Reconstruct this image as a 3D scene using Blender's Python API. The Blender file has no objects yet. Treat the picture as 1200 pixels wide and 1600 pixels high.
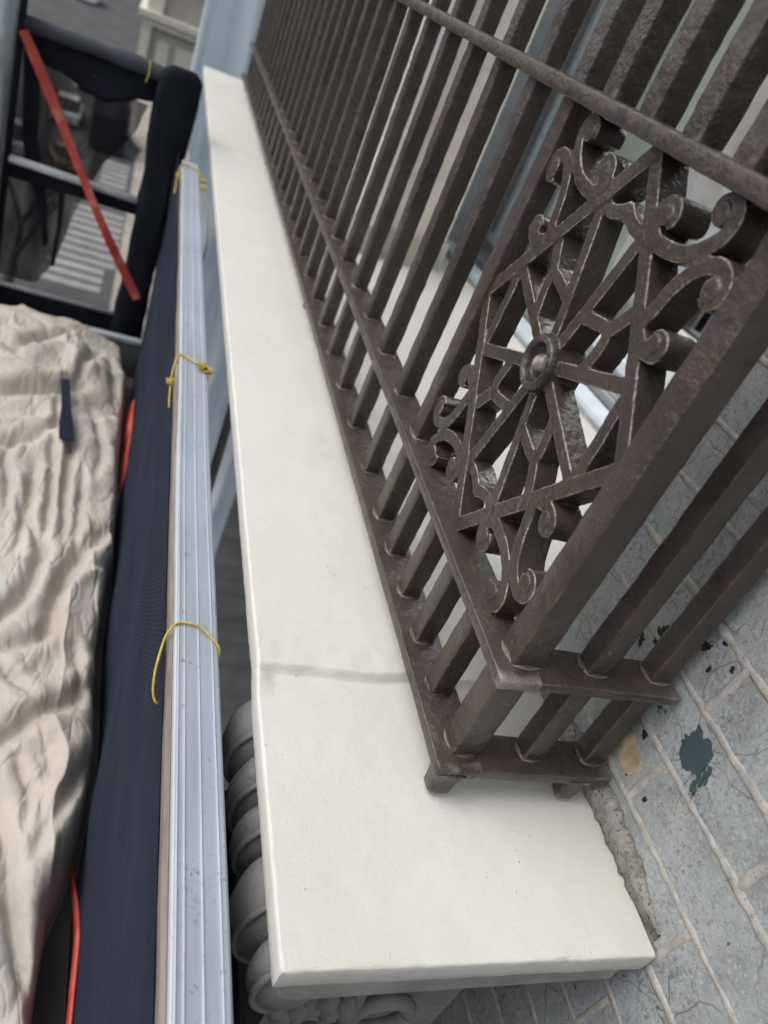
import bpy, bmesh, math, random
import numpy as np
from mathutils import Vector, Matrix
R = math.radians
random.seed(7)
S = 0.6            # metres per layout unit; layout origin = camera eye, 0.6 m above the ledge
sc = bpy.context.scene
C = sc.collection

# ------------------------------------------------------------------ camera, world, sun, exposure
cam_d = bpy.data.cameras.new('camera'); cam = bpy.data.objects.new('camera', cam_d); C.objects.link(cam)
cam_d.sensor_fit = 'AUTO'; cam_d.sensor_width = 36.0; cam_d.lens = 1224.556/1600*36.0
AX = np.array([[0.9119412529866326, -0.17601287045986055, -0.37065161612173103],
               [-0.191779849102091, 0.6157442065210138, -0.7642509807741077],
               [0.362744594142421, 0.768035508012675, 0.5277668214772154]])
M = Matrix([list(r) for r in AX]).to_4x4(); M.translation = Vector((0, 0, S))
cam.matrix_world = M
cam_d.clip_start = 0.02; cam_d.clip_end = 2000
cam_d.dof.use_dof = True; cam_d.dof.focus_distance = 0.78; cam_d.dof.aperture_fstop = 5.2
sc.camera = cam

SUN_EL, SUN_AZ = R(55), R(-86)      # azimuth measured from +Y towards +X
w = bpy.data.worlds.new('World'); sc.world = w; w.use_nodes = True
nt = w.node_tree; nt.nodes.clear()
sky = nt.nodes.new('ShaderNodeTexSky'); sky.sky_type = 'NISHITA'; sky.sun_disc = False
sky.sun_elevation = SUN_EL; sky.sun_rotation = SUN_AZ; sky.air_density = 1.0; sky.dust_density = 4.0
hs = nt.nodes.new('ShaderNodeHueSaturation'); hs.inputs['Saturation'].default_value = 0.35
bg = nt.nodes.new('ShaderNodeBackground'); bg.inputs['Strength'].default_value = 0.15
wo = nt.nodes.new('ShaderNodeOutputWorld')
nt.links.new(sky.outputs[0], hs.inputs['Color']); nt.links.new(hs.outputs[0], bg.inputs[0]); nt.links.new(bg.outputs[0], wo.inputs[0])
sl = bpy.data.lights.new('sun', 'SUN'); sl.energy = 0.65; sl.angle = R(40); sl.color = (1.0, 0.97, 0.92)
so = bpy.data.objects.new('sun', sl); C.objects.link(so)
sd = Vector((math.sin(SUN_AZ)*math.cos(SUN_EL), math.cos(SUN_AZ)*math.cos(SUN_EL), math.sin(SUN_EL)))
so.rotation_euler = sd.to_track_quat('Z', 'Y').to_euler(); so.location = (0, 0, 20)
sc.view_settings.view_transform = 'Standard'; sc.view_settings.look = 'None'
sc.view_settings.exposure = 0.34; sc.view_settings.gamma = 1.0
sc.cycles.max_bounces = 8; sc.cycles.transparent_max_bounces = 12

# ------------------------------------------------------------------ helpers
def W(p): return Vector((p[0]*S, p[1]*S, (p[2]+1.0)*S))     # layout -> world metres

_rng = np.random.RandomState(3)
_perm = _rng.permutation(4096).astype(np.int64)
_val = _rng.rand(4096)
def _h(i, j, k): return _val[_perm[(_perm[(_perm[i & 4095] + j) & 4095] + k) & 4095]]
def vnoise(x, y, z=0.0):
    x, y, z = np.broadcast_arrays(np.asarray(x, float), np.asarray(y, float), np.asarray(z, float))
    i, j, k = np.floor(x).astype(np.int64), np.floor(y).astype(np.int64), np.floor(z).astype(np.int64)
    f, g, h = x-i, y-j, z-k
    f, g, h = f*f*f*(f*(f*6-15)+10), g*g*g*(g*(g*6-15)+10), h*h*h*(h*(h*6-15)+10)
    r = 0
    for a in (0, 1):
        for b in (0, 1):
            for c in (0, 1):
                r = r + _h(i+a, j+b, k+c)*(f if a else 1-f)*(g if b else 1-g)*(h if c else 1-h)
    return r*2-1
def fbm(x, y, z=0.0, n=4):
    r = 0; a = .5; s = 1.0
    for o in range(n):
        r = r + a*vnoise(x*s+17.3*o, y*s+5.1*o, z*s); a *= .5; s *= 2.03
    return r
def sstep(a, b, x):
    t = np.clip((x-a)/(b-a), 0, 1); return t*t*(3-2*t)

def tag(o, label=None, cat=None, group=None, kind=None):
    if label: o['label'] = label
    if cat: o['category'] = cat
    if group: o['group'] = group
    if kind: o['kind'] = kind
    return o
def empty(name, loc, label, cat, group=None):
    o = bpy.data.objects.new(name, None); C.objects.link(o); o.location = W(loc); o.empty_display_size = .05
    return tag(o, label, cat, group)
def origin(o):
    v = Vector((0, 0, 0))
    while o is not None: v += o.location; o = o.parent
    return v

class MB:                                     # collects layout-space geometry
    def __init__(self): self.v = []; self.f = []
    def add(self, vs, fs):
        n = len(self.v); self.v += [tuple(map(float, p)) for p in vs]; self.f += [tuple(int(n+i) for i in f) for f in fs]
    def box(self, a, b):
        x0, y0, z0 = a; x1, y1, z1 = b
        self.add([(x0,y0,z0),(x1,y0,z0),(x1,y1,z0),(x0,y1,z0),(x0,y0,z1),(x1,y0,z1),(x1,y1,z1),(x0,y1,z1)],
                 [(3,2,1,0),(4,5,6,7),(0,1,5,4),(1,2,6,5),(2,3,7,6),(3,0,4,7)])
    def rings(self, rs, cap=True, closed=True):   # list of equal-length rings
        n = len(rs[0]); vs = [p for r in rs for p in r]; fs = []
        for i in range(len(rs)-1):
            for j in range(n if closed else n-1):
                k = (j+1) % n
                fs.append((i*n+j, i*n+k, (i+1)*n+k, (i+1)*n+j))
        if cap and closed:
            fs.append(tuple(reversed(range(n)))); fs.append(tuple((len(rs)-1)*n+j for j in range(n)))
        self.add(vs, fs)
    def tube(self, pts, r, n=8, ry=None):
        pts = [Vector(p) for p in pts]; rs = []
        up = None
        for i, p in enumerate(pts):
            t = (pts[min(i+1, len(pts)-1)]-pts[max(i-1, 0)]).normalized()
            if up is None: up = Vector((0,0,1)) if abs(t.z) < .9 else Vector((1,0,0))
            a = t.cross(up).normalized(); b = a.cross(t).normalized(); up = b
            q = r[i] if isinstance(r, (list, tuple)) else r
            rs.append([p + a*math.cos(2*math.pi*k/n)*q + b*math.sin(2*math.pi*k/n)*(ry or q) for k in range(n)])
        self.rings(rs)
    def grid(self, fn, us, vs):
        P = [[fn(u, v) for v in vs] for u in us]
        n = len(vs)
        self.add([p for r in P for p in r], [(i*n+j, (i+1)*n+j, (i+1)*n+j+1, i*n+j+1) for i in range(len(us)-1) for j in range(n-1)])
    def ball(self, c, r, nu=16, nv=10, wob=0.0, seed=0):
        rs = []
        for i in range(nv+1):
            th = math.pi*(i+.001)/(nv+.002)
            rr = []
            for j in range(nu):
                ph = 2*math.pi*j/nu
                d = (math.sin(th)*math.cos(ph), math.sin(th)*math.sin(ph), math.cos(th))
                k = 1+wob*float(vnoise(d[0]*2+seed, d[1]*2, d[2]*2))
                rr.append((c[0]+r[0]*d[0]*k, c[1]+r[1]*d[1]*k, c[2]+r[2]*d[2]*k))
            rs.append(rr[::-1])
        self.rings(rs)
    def build(self, name, mat, parent=None, smooth=False, lab=None, angle=None):
        me = bpy.data.meshes.new(name)
        off = origin(parent)
        me.from_pydata([tuple(W(p)-off) for p in self.v], [], self.f); me.update()
        bm = bmesh.new(); bm.from_mesh(me); bmesh.ops.recalc_face_normals(bm, faces=bm.faces); bm.to_mesh(me); bm.free()
        if smooth:
            for p in me.polygons: p.use_smooth = True
            if angle:
                me.set_sharp_from_angle(angle=R(angle))
        o = bpy.data.objects.new(name, me); C.objects.link(o); me.materials.append(mat)
        if parent is not None: o.parent = parent
        if lab: o['label'] = lab
        return o
def subpart(o, parent):           # parent keeps location
    o.parent = parent

def roundbar(mb, axis, lo, hi, ca, cb, wa, wb, rad=.006, step=.02, amp=.0012, seed=0, prof=3):
    """a bar with rounded arrises and lumpy paint, along axis (0 x, 1 y, 2 z); ca/cb centre, wa/wb widths in the other two axes"""
    n = max(2, int((hi-lo)/step)); sec = []
    for sx, sy, a0 in ((1,1,0),(-1,1,90),(-1,-1,180),(1,-1,270)):
        for k in range(prof):
            a = R(a0+90*k/(prof-1)); sec.append((sx*(wa/2-rad)+rad*math.cos(a), sy*(wb/2-rad)+rad*math.sin(a)))
        # mid face points for lumps
    sec2 = []
    for i in range(len(sec)):
        sec2.append(sec[i]); nx = sec[(i+1) % len(sec)]
        if i % prof == prof-1: sec2.append(((sec[i][0]+nx[0])/2, (sec[i][1]+nx[1])/2))
    sec = np.array(sec2); L = np.hypot(sec[:,0], sec[:,1])[:,None]; rs = []
    oa, ob = [i for i in range(3) if i != axis]
    for i in range(n+1):
        t = lo+(hi-lo)*i/n
        q = sec*(1+amp/L*0)
        nz = fbm(sec[:,0]*30+seed*3.7, sec[:,1]*30+t*28, t*28+seed, 3)[:,None]
        lf = float(vnoise(t*6+seed, seed*1.3))*.0008
        end = .0015 if i in (0, n) else 0
        q = sec + sec/L*(nz*amp*2.0-end)
        ring = []
        for s_ in q:
            p = [0,0,0]; p[axis] = t; p[oa] = ca+s_[0]+lf; p[ob] = cb+s_[1]; ring.append(tuple(p))
        rs.append(ring)
    mb.rings(rs)

# ------------------------------------------------------------------ materials
class Mat:
    def __init__(self, name, rough=.6, metal=0.0, spec=.5):
        self.m = bpy.data.materials.new(name); self.m.use_nodes = True
        self.t = self.m.node_tree; self.b = self.t.nodes['Principled BSDF']
        self.b.inputs['Roughness'].default_value = rough; self.b.inputs['Metallic'].default_value = metal
        self.b.inputs['Specular IOR Level'].default_value = spec
        self.tc = self.n('ShaderNodeNewGeometry').outputs['Position']
        self.h = None
    def n(self, t, **kw):
        n = self.t.nodes.new(t)
        for k, v in kw.items(): setattr(n, k, v)
        return n
    def l(self, a, b): self.t.links.new(a, b)
    def noise(self, scale, detail=4, rough=.55, stretch=None, dist=0.0):
        n = self.n('ShaderNodeTexNoise'); n.inputs['Scale'].default_value = scale; n.inputs['Detail'].default_value = detail
        n.inputs['Roughness'].default_value = rough; n.inputs['Distortion'].default_value = dist
        src = self.tc
        if stretch:
            mp = self.n('ShaderNodeMapping'); mp.inputs['Scale'].default_value = stretch; self.l(src, mp.inputs[0]); src = mp.outputs[0]
        self.l(src, n.inputs['Vector']); return n.outputs['Fac']
    def ramp(self, fac, stops):
        r = self.n('ShaderNodeValToRGB'); e = r.color_ramp.elements
        while len(e) < len(stops): e.new(.5)
        for i, (p, c) in enumerate(stops):
            e[i].position = p; e[i].color = (*(c if isinstance(c, (tuple, list)) else (c, c, c)), 1)
        self.l(fac, r.inputs[0]); return r.outputs[0]
    def mix(self, fac, a, b, mode='MIX'):
        m = self.n('ShaderNodeMix', data_type='RGBA', blend_type=mode)
        for s, v in ((m.inputs[0], fac), (m.inputs[6], a), (m.inputs[7], b)):
            if hasattr(v, 'links') or isinstance(v, bpy.types.NodeSocket): self.l(v, s)
            elif isinstance(v, (tuple, list)): s.default_value = (*v, 1)
            else: s.default_value = v
        return m.outputs[2]
    def math(self, op, a, b=0.0):
        m = self.n('ShaderNodeMath', operation=op)
        for s, v in ((m.inputs[0], a), (m.inputs[1], b)):
            if isinstance(v, bpy.types.NodeSocket): self.l(v, s)
            else: s.default_value = v
        return m.outputs[0]
    def col(self, c):
        if isinstance(c, bpy.types.NodeSocket): self.l(c, self.b.inputs['Base Color'])
        else: self.b.inputs['Base Color'].default_value = (*c, 1)
        return self
    def rough(self, s): self.l(s, self.b.inputs['Roughness']); return self
    def bump(self, h, strength=.3, dist=.002):
        b = self.n('ShaderNodeBump'); b.inputs['Strength'].default_value = strength; b.inputs['Distance'].default_value = dist
        self.l(h, b.inputs['Height'])
        if self.h is not None: self.l(self.h, b.inputs['Normal'])
        self.h = b.outputs[0]; self.l(self.h, self.b.inputs['Normal']); return self

def plain(name, c, rough=.6, metal=0.0, var=.15, scale=20, bump=0.0):
    m = Mat(name, rough, metal)
    nz = m.noise(scale)
    m.col(m.ramp(nz, [(.3, tuple(x*(1-var) for x in c)), (.7, tuple(min(1, x*(1+var)) for x in c))]))
    if bump: m.bump(m.noise(scale*6), bump)
    return m.m

def iron_mat(name, e0=.54, e1=.585, es=.55, grain=1.0):
    m = Mat(name, .36, 0, .6)
    big = m.noise(12, 5, .6); fine = m.noise(60, 5, .65)
    base = m.ramp(big, [(.25, (.042,.031,.025)), (.5, (.057,.043,.035)), (.75, (.077,.059,.050))])
    rust = m.ramp(m.noise(8, 6, .72), [(.54, 0.0), (.63, 1.0)])
    base = m.mix(m.math('MULTIPLY', rust, .40), base, (.084,.054,.041))
    black = m.ramp(m.noise(10, 5, .7), [(.56, 0.0), (.66, 1.0)])
    base = m.mix(m.math('MULTIPLY', black, .55), base, (.018,.015,.015))
    chips = m.ramp(m.noise(130, 6, .72), [(.645, 0.0), (.675, 1.0)])
    chips = m.math('MULTIPLY', chips, m.ramp(m.noise(9, 3), [(.50, 0.0), (.62, 1.0)]))
    base = m.mix(m.math('MULTIPLY', chips, .7), base, (.30,.26,.24))
    pt = m.n('ShaderNodeNewGeometry').outputs['Pointiness']
    e = m.ramp(pt, [(e0, 0.0), (e1, 1.0)])
    brk = m.ramp(m.noise(40, 5, .65), [(.40, 0.0), (.54, 1.0)])
    base = m.mix(m.math('MULTIPLY', m.math('MULTIPLY', e, brk), es), base, (.44,.40,.385))  # pale worn arrises, with edge highlights painted into the colour
    m.col(base)
    m.rough(m.ramp(fine, [(.3, .22), (.7, .44)]))
    zone = m.ramp(m.noise(11, 4, .6), [(.38, .15), (.62, 1.0)])
    m.bump(m.math('MULTIPLY', m.noise(70, 5, .62), zone), .75*grain, .0050); m.bump(m.math('MULTIPLY', m.noise(260, 4, .62), zone), .55*grain, .0012)
    v = m.n('ShaderNodeTexVoronoi'); v.inputs['Scale'].default_value = 95; m.l(m.tc, v.inputs['Vector'])
    m.bump(m.math('MULTIPLY', m.ramp(v.outputs['Distance'], [(.0, 1.0), (.25, 0.0)]), zone), .35*grain, .0018)
    return m.m
IRON = iron_mat('brown_iron_paint')
CAST = iron_mat('brown_cast_iron_paint', .522, .552, .85, .7)

def cream_mat():
    m = Mat('cream_masonry_paint', .55, 0, .35)
    a = m.noise(5, 4); b = m.noise(60, 5)
    c = m.ramp(a, [(.3, (.625,.612,.56)), (.7, (.675,.66,.61))])
    st = m.ramp(m.noise(26, 6, .7), [(.66, 0.0), (.80, 1.0)])
    c = m.mix(m.math('MULTIPLY', st, .16), c, (.45,.42,.36))
    gr = m.ramp(m.noise(3.2, 5, .6), [(.50, 0.0), (.68, .16)])
    c = m.mix(gr, c, (.47,.45,.42))
    sp = m.ramp(m.noise(210, 2), [(.76, 0.0), (.79, 1.0)])
    c = m.mix(m.math('MULTIPLY', sp, .35), c, (.30,.28,.25))
    m.col(c)
    m.bump(m.noise(30, 5, .6), .42, .0034)
    m.bump(m.noise(170, 4, .6, (.22, 1, 1)), .55, .0012); m.bump(m.noise(420, 3, .6), .4, .0008)
    v = m.n('ShaderNodeTexVoronoi'); v.inputs['Scale'].default_value = 60; m.l(m.tc, v.inputs['Vector'])
    m.bump(m.math('MULTIPLY', m.ramp(v.outputs['Distance'], [(.0, 1.0), (.10, 0.0)]), m.ramp(m.noise(7, 2), [(.52, 0.0), (.56, 1.0)])), .6, .0022)
    return m.m
CREAM = cream_mat()

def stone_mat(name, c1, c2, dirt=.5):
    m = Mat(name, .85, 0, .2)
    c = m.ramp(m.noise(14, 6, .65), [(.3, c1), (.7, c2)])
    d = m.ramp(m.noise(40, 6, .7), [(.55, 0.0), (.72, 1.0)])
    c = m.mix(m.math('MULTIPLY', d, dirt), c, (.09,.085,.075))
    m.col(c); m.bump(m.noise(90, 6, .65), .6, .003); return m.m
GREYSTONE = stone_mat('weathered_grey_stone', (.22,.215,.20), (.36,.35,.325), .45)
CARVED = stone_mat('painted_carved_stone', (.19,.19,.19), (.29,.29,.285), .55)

def brick_mat():
    m = Mat('mottled_grey_brick_paint', .62, 0, .4)
    a = m.noise(16, 7, .72); b = m.noise(9, 5, .6); f = m.noise(210, 6, .75)
    c = m.ramp(a, [(.28, (.20,.215,.215)), (.5, (.325,.35,.35)), (.72, (.42,.45,.46))])
    c = m.mix(m.ramp(b, [(.5, 0.0), (.66, .40)]), c, (.43,.47,.525))
    c = m.mix(m.ramp(m.noise(30, 5, .7), [(.54, 0.0), (.66, .5)]), c, (.47,.44,.38))
    sp = m.ramp(f, [(.52, 0.0), (.60, 1.0)])
    zone = m.ramp(m.noise(7, 3), [(.40, 0.35), (.62, .95)])
    c = m.mix(m.math('MULTIPLY', sp, zone), c, (.16,.17,.165))
    lt = m.ramp(m.noise(260, 5, .75), [(.55, 0.0), (.62, .6)])
    c = m.mix(lt, c, (.53,.565,.56))
    bl = m.ramp(m.noise(48, 4, .6), [(.70, 0.0), (.715, 1.0)])
    c = m.mix(m.math('MULTIPLY', bl, .8), c, (.025,.026,.028))
    # hairline cracks
    v = m.n('ShaderNodeTexVoronoi', feature='DISTANCE_TO_EDGE'); v.inputs['Scale'].default_value = 11
    dn = m.n('ShaderNodeTexNoise'); dn.inputs['Scale'].default_value = 25; m.l(m.tc, dn.inputs['Vector'])
    vm = m.n('ShaderNodeVectorMath', operation='MULTIPLY_ADD'); vm.inputs[1].default_value = (.035,)*3; m.l(dn.outputs['Color'], vm.inputs[0]); m.l(m.tc, vm.inputs[2])
    m.l(vm.outputs[0], v.inputs['Vector'])
    cr = m.ramp(v.outputs['Distance'], [(.0, 1.0), (.012, 0.0)])
    cr = m.math('MULTIPLY', cr, m.ramp(m.noise(6, 2), [(.5, 0.0), (.58, 1.0)]))
    c = m.mix(m.math('MULTIPLY', cr, .75), c, (.12,.12,.12))
    m.col(c); m.bump(m.noise(150, 7, .72), .8, .0024); m.bump(m.noise(22, 4), .3, .003)
    m.bump(m.math('SUBTRACT', 1.0, cr), .5, .001)
    return m.m
BRICK = brick_mat()
def mortar_mat():
    m = Mat('beige_mortar', .9, 0, .15)
    c = m.ramp(m.noise(50, 6, .7), [(.3, (.26,.245,.22)), (.55, (.44,.415,.375)), (.75, (.56,.535,.49))])
    c = m.mix(m.ramp(m.noise(300, 3), [(.62, 0.0), (.7, .7)]), c, (.14,.12,.10))
    m.col(c); m.bump(m.noise(260, 4, .7), .8, .0016); return m.m
MORTAR = mortar_mat()
def fillet_mat():
    m = Mat('rough_old_mortar', .95, 0, .1)
    c = m.ramp(m.noise(45, 7, .72), [(.3, (.24,.23,.205)), (.5, (.41,.39,.355)), (.7, (.53,.51,.47))])
    c = m.mix(m.ramp(m.noise(240, 4, .7), [(.56, 0.0), (.63, .8)]), c, (.07,.065,.055))
    m.col(c); m.bump(m.noise(110, 6, .75), 1.0, .006); m.bump(m.noise(420, 3, .7), .8, .002); return m.m
FILLET = fillet_mat()
TEALPAINT = plain('dark_teal_paint', (.055,.085,.095), .45, 0, .12, 30, .1)
OCHRE = plain('yellow_ochre_render', (.44,.36,.22), .85, 0, .3, 60, .5)
BLACKBIT = plain('black_bitumen', (.015,.015,.017), .6, 0, .3, 60, .3)

def alu_mat():
    m = Mat('mill_finish_aluminium', .5, .35, .5)
    c = m.ramp(m.noise(6, 4), [(.3, (.31,.36,.42)), (.7, (.39,.445,.51))])
    streak = m.ramp(m.noise(60, 4, .6, (1, .06, 1)), [(.35, 0.0), (.7, .35)])
    c = m.mix(streak, c, (.50,.55,.61))
    dirt = m.ramp(m.noise(24, 6, .78), [(.585, 0.0), (.70, 1.0)])
    dirt2 = m.ramp(m.noise(120, 4, .7), [(.63, 0.0), (.66, 1.0)])
    dirt2 = m.math('MULTIPLY', dirt2, m.ramp(m.noise(9, 3), [(.45, 0.0), (.62, 1.0)]))
    dd = m.math('MAXIMUM', m.math('MULTIPLY', dirt, .5), m.math('MULTIPLY', dirt2, .85))
    c = m.mix(dd, c, (.12,.105,.09))
    pt = m.n('ShaderNodeNewGeometry').outputs['Pointiness']
    c = m.mix(m.ramp(pt, [(.53, 0.0), (.58, .8)]), c, (.80,.83,.86))
    m.col(c); m.l(m.math('SUBTRACT', .35, m.math('MULTIPLY', dd, .35)), m.b.inputs['Metallic'])
    m.rough(m.ramp(m.noise(70, 4, .6, (1, .1, 1)), [(.3, .46), (.7, .6)]))
    m.bump(m.noise(400, 2, .5, (1, .02, 1)), .15, .0006); return m.m
ALU = alu_mat()
STEEL = plain('galvanised_steel', (.36,.41,.45), .45, .7, .2, 25, .05)
TIMBER = None
def timber_mat():
    m = Mat('weathered_timber', .8)
    c = m.ramp(m.noise(30, 5, .6, (6, .5, 6)), [(.3, (.15,.125,.105)), (.7, (.28,.24,.205))])
    m.col(c); m.bump(m.noise(60, 4, .6, (6, .4, 6)), .5, .002); return m.m
TIMBER = timber_mat()

def net_mat(name, c1, c2, fine=True):
    m = Mat(name, .9, 0, .08)
    c = m.ramp(m.noise(7, 4, .6, (1, .35, 1)), [(.3, c1), (.7, c2)])
    sc_ = m.ramp(m.noise(16, 6, .75, (3, .25, 1)), [(.69, 0.0), (.80, 1.0)])
    c = m.mix(m.math('MULTIPLY', sc_, .38), c, (.17,.19,.22))
    m.col(c)
    m.b.inputs['Sheen Weight'].default_value = .02; m.b.inputs['Sheen Tint'].default_value = (.35,.42,.55,1)
    if fine:
        wv = m.n('ShaderNodeTexWave', wave_type='BANDS', bands_direction='DIAGONAL'); wv.inputs['Scale'].default_value = 75; wv.inputs['Distortion'].default_value = 2.0; wv.inputs['Detail'].default_value = 3
        m.l(m.tc, wv.inputs['Vector']); m.bump(wv.outputs['Fac'], .45, .0016); m.col(m.mix(m.math('MULTIPLY', wv.outputs['Fac'], .22), c, (.045,.055,.075)))
    return m.m
NET = net_mat('navy_debris_netting', (.011,.015,.026), (.024,.031,.049))
BLACKNET = net_mat('black_debris_netting', (.008,.010,.014), (.020,.024,.034), False)
WRAP = net_mat('grey_blue_wrap_cloth', (.05,.056,.068), (.09,.10,.118))

def canvas_mat():
    m = Mat('cotton_twill', .9, 0, .12)
    c = m.ramp(m.noise(4.5, 5, .6), [(.3, (.41,.37,.315)), (.5, (.48,.44,.38)), (.72, (.53,.495,.44))])
    g = m.ramp(m.noise(9, 6, .7, (1.4, .5, 1)), [(.50, 0.0), (.68, .65)])
    c = m.mix(g, c, (.37,.36,.37))
    o = m.ramp(m.noise(13, 6, .7), [(.64, 0.0), (.74, .5)])
    c = m.mix(o, c, (.42,.33,.24))
    k = m.ramp(m.noise(55, 5, .7), [(.70, 0.0), (.76, .75)])
    c = m.mix(m.math('MULTIPLY', k, m.ramp(m.noise(5, 2), [(.48, 0.0), (.6, 1.0)])), c, (.10,.095,.09))
    m.col(c); m.bump(m.noise(26, 6, .62, (1.6, .6, 1), .6), .38, .008); m.bump(m.noise(60, 5, .6), .35, .003); m.bump(m.noise(500, 2), .2, .0008)
    m.b.inputs['Sheen Weight'].default_value = .15
    return m.m
CANVAS = canvas_mat()
def red_mat():
    m = Mat('red_webbing', .6)
    c = m.ramp(m.noise(14, 4, .6), [(.35, (.45,.045,.035)), (.55, (.60,.09,.065)), (.7, (.78,.27,.20))])
    m.col(c); return m.m
RED = red_mat()
YELLOW = plain('yellow_twine_fibre', (.55,.42,.07), .7, 0, .25, 80, .3)
GREYTWINE = plain('grey_twine_fibre', (.30,.28,.26), .7, 0, .25, 80, .3)

def sheet_mat():
    m = Mat('pale_blue_sheeting', .55, 0, .3)
    c = m.ramp(m.noise(3, 4, .6, (2, 1, .4)), [(.3, (.72,.80,.85)), (.7, (.80,.86,.90))])
    m.col(c)
    tr = m.n('ShaderNodeBsdfTranslucent'); m.l(c, tr.inputs['Color']); mx = m.n('ShaderNodeMixShader'); mx.inputs[0].default_value = .5
    out = [n for n in m.t.nodes if n.type == 'OUTPUT_MATERIAL'][0]
    m.l(m.b.outputs[0], mx.inputs[1]); m.l(tr.outputs[0], mx.inputs[2]); m.l(mx.outputs[0], out.inputs['Surface']); return m.m
SHEET = sheet_mat()
FRAMEBLUE = plain('pale_blue_frame_paint', (.50,.65,.76), .4, 0, .08, 10, .05)
FRAMEGREY = plain('mid_grey_frame', (.31,.335,.355), .4, 0, .15, 12, .05)
FRAMEDARK = plain('dark_gasket', (.022,.024,.028), .5, 0, .2, 20)
FRAMEPALE = plain('pale_aluminium_sill', (.66,.74,.80), .38, .1, .10, 14, .05)
JAMB_CREAM = stone_mat('pale_cream_jamb_paint', (.80,.775,.62), (.86,.835,.69), .03)
JAMB_BEIGE = stone_mat('pinkish_stone', (.66,.58,.49), (.80,.74,.67), .08)
JAMB_WHITE = stone_mat('off_white_render', (.80,.79,.79), (.86,.85,.85), .03)
DIRTYSTONE = stone_mat('lichened_stone', (.36,.36,.29), (.56,.56,.47), .30)
def glass_mat():
    m = bpy.data.materials.new('window_glass'); m.use_nodes = True; t = m.node_tree; t.nodes.clear()
    o = t.nodes.new('ShaderNodeOutputMaterial'); mx = t.nodes.new('ShaderNodeMixShader')
    g = t.nodes.new('ShaderNodeBsdfGlossy'); g.inputs['Roughness'].default_value = .02; g.inputs['Color'].default_value = (.9,.95,1,1)
    tr = t.nodes.new('ShaderNodeBsdfTransparent'); tr.inputs['Color'].default_value = (.97,.99,1,1)
    fr = t.nodes.new('ShaderNodeFresnel'); fr.inputs['IOR'].default_value = 2.3
    ma = t.nodes.new('ShaderNodeMath'); ma.operation = 'MULTIPLY_ADD'; ma.use_clamp = True; ma.inputs[1].default_value = 1.5; ma.inputs[2].default_value = .10; t.links.new(fr.outputs[0], ma.inputs[0]); t.links.new(ma.outputs[0], mx.inputs[0]); t.links.new(tr.outputs[0], mx.inputs[1]); t.links.new(g.outputs[0], mx.inputs[2]); t.links.new(mx.outputs[0], o.inputs[0])
    return m
GLASS = glass_mat()
def curtain_mat():
    m = Mat('net_curtain_fabric', .9, 0, .1)
    wv = m.n('ShaderNodeTexWave', wave_type='BANDS', bands_direction='Y'); wv.inputs['Scale'].default_value = 95; wv.inputs['Distortion'].default_value = 2.5; wv.inputs['Detail'].default_value = 1.0; wv.inputs['Detail Scale'].default_value = .35
    m.l(m.tc, wv.inputs['Vector'])
    wz = m.n('ShaderNodeTexWave', wave_type='BANDS', bands_direction='DIAGONAL'); wz.inputs['Scale'].default_value = 60; wz.inputs['Distortion'].default_value = 3; m.l(m.tc, wz.inputs['Vector'])
    c = m.ramp(m.noise(3.5, 3, .5, (1, 1, .35)), [(.35, (.86,.90,.91)), (.65, (.93,.95,.96))])
    c = m.mix(m.math('MULTIPLY', wv.outputs['Fac'], .16), c, (.35,.42,.43))
    c = m.mix(m.math('MULTIPLY', wz.outputs['Fac'], .10), c, (.80,.84,.84))
    m.col(c); return m.m
CURTAIN = curtain_mat()
def asphalt_mat():
    m = Mat('grey_asphalt', .85, 0, .2)
    c = m.ramp(m.noise(.35, 6, .65), [(.3, (.060,.058,.058)), (.7, (.105,.10,.10))])
    m.col(c); return m.m
ASPHALT = asphalt_mat()
PAVE = plain('beige_paving', (.30,.265,.225), .85, 0, .2, .7)
KERB = plain('pale_kerb_stone', (.36,.34,.31), .85, 0, .15, 1.5)
LINE = plain('white_road_paint', (.25,.25,.24), .7, 0, .25, 1.2)
DECK = plain('dark_deck_ply', (.06,.055,.05), .8, 0, .3, 10, .2)
BARK = plain('dark_bark', (.045,.035,.028), .9, 0, .4, 6, .3)
PORTICO = stone_mat('cream_stucco', (.60,.57,.47), (.70,.675,.58), .03)
SHADESTONE = stone_mat('shaded_stucco', (.36,.33,.29), (.46,.43,.39), .08)  # darker copy of the porch stucco, shade put into its colour

# ================================================================== SETTING: street far below
GZ = -25.0
def flat(name, x0, x1, y0, y1, z, mat, nx=1, ny=1):
    mb = MB(); mb.grid(lambda u, v: (u, v, z), np.linspace(x0, x1, nx+1), np.linspace(y0, y1, ny+1))
    o = mb.build(name, mat); o['kind'] = 'structure'; return o
flat('road', -400, 400, -200, 700, GZ, ASPHALT)
# pavement along the terrace, with a rounded build-out at the crossing
mb = MB()
prof = []
for y in np.linspace(20, 85, 60): prof.append((.30 if y < 80 else .3, y))
arc = [(.75+2.6*math.cos(R(a))*1.0, 112+14*math.sin(R(a))) for a in range(-130, -271, -10)]
pts = [(.30, 20), (.30, 80), (.2, 92)] + [(1.2-3.0*math.sin(R(a)), 112-16*math.cos(R(a))) for a in range(10, 175, 12)] + [(1.0, 135), (1.0, 160), (9, 160), (9, 20)]
# gap between pavement edge and terrace: narrow strip only
mb.add([(x, y, GZ+.22) for x, y in pts] + [(x, y, GZ) for x, y in pts],
       [tuple(range(len(pts)))] + [(i, (i+1) % len(pts), len(pts)+(i+1) % len(pts), len(pts)+i) for i in range(len(pts))])
o = mb.build('pavement', PAVE); o['kind'] = 'structure'
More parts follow.
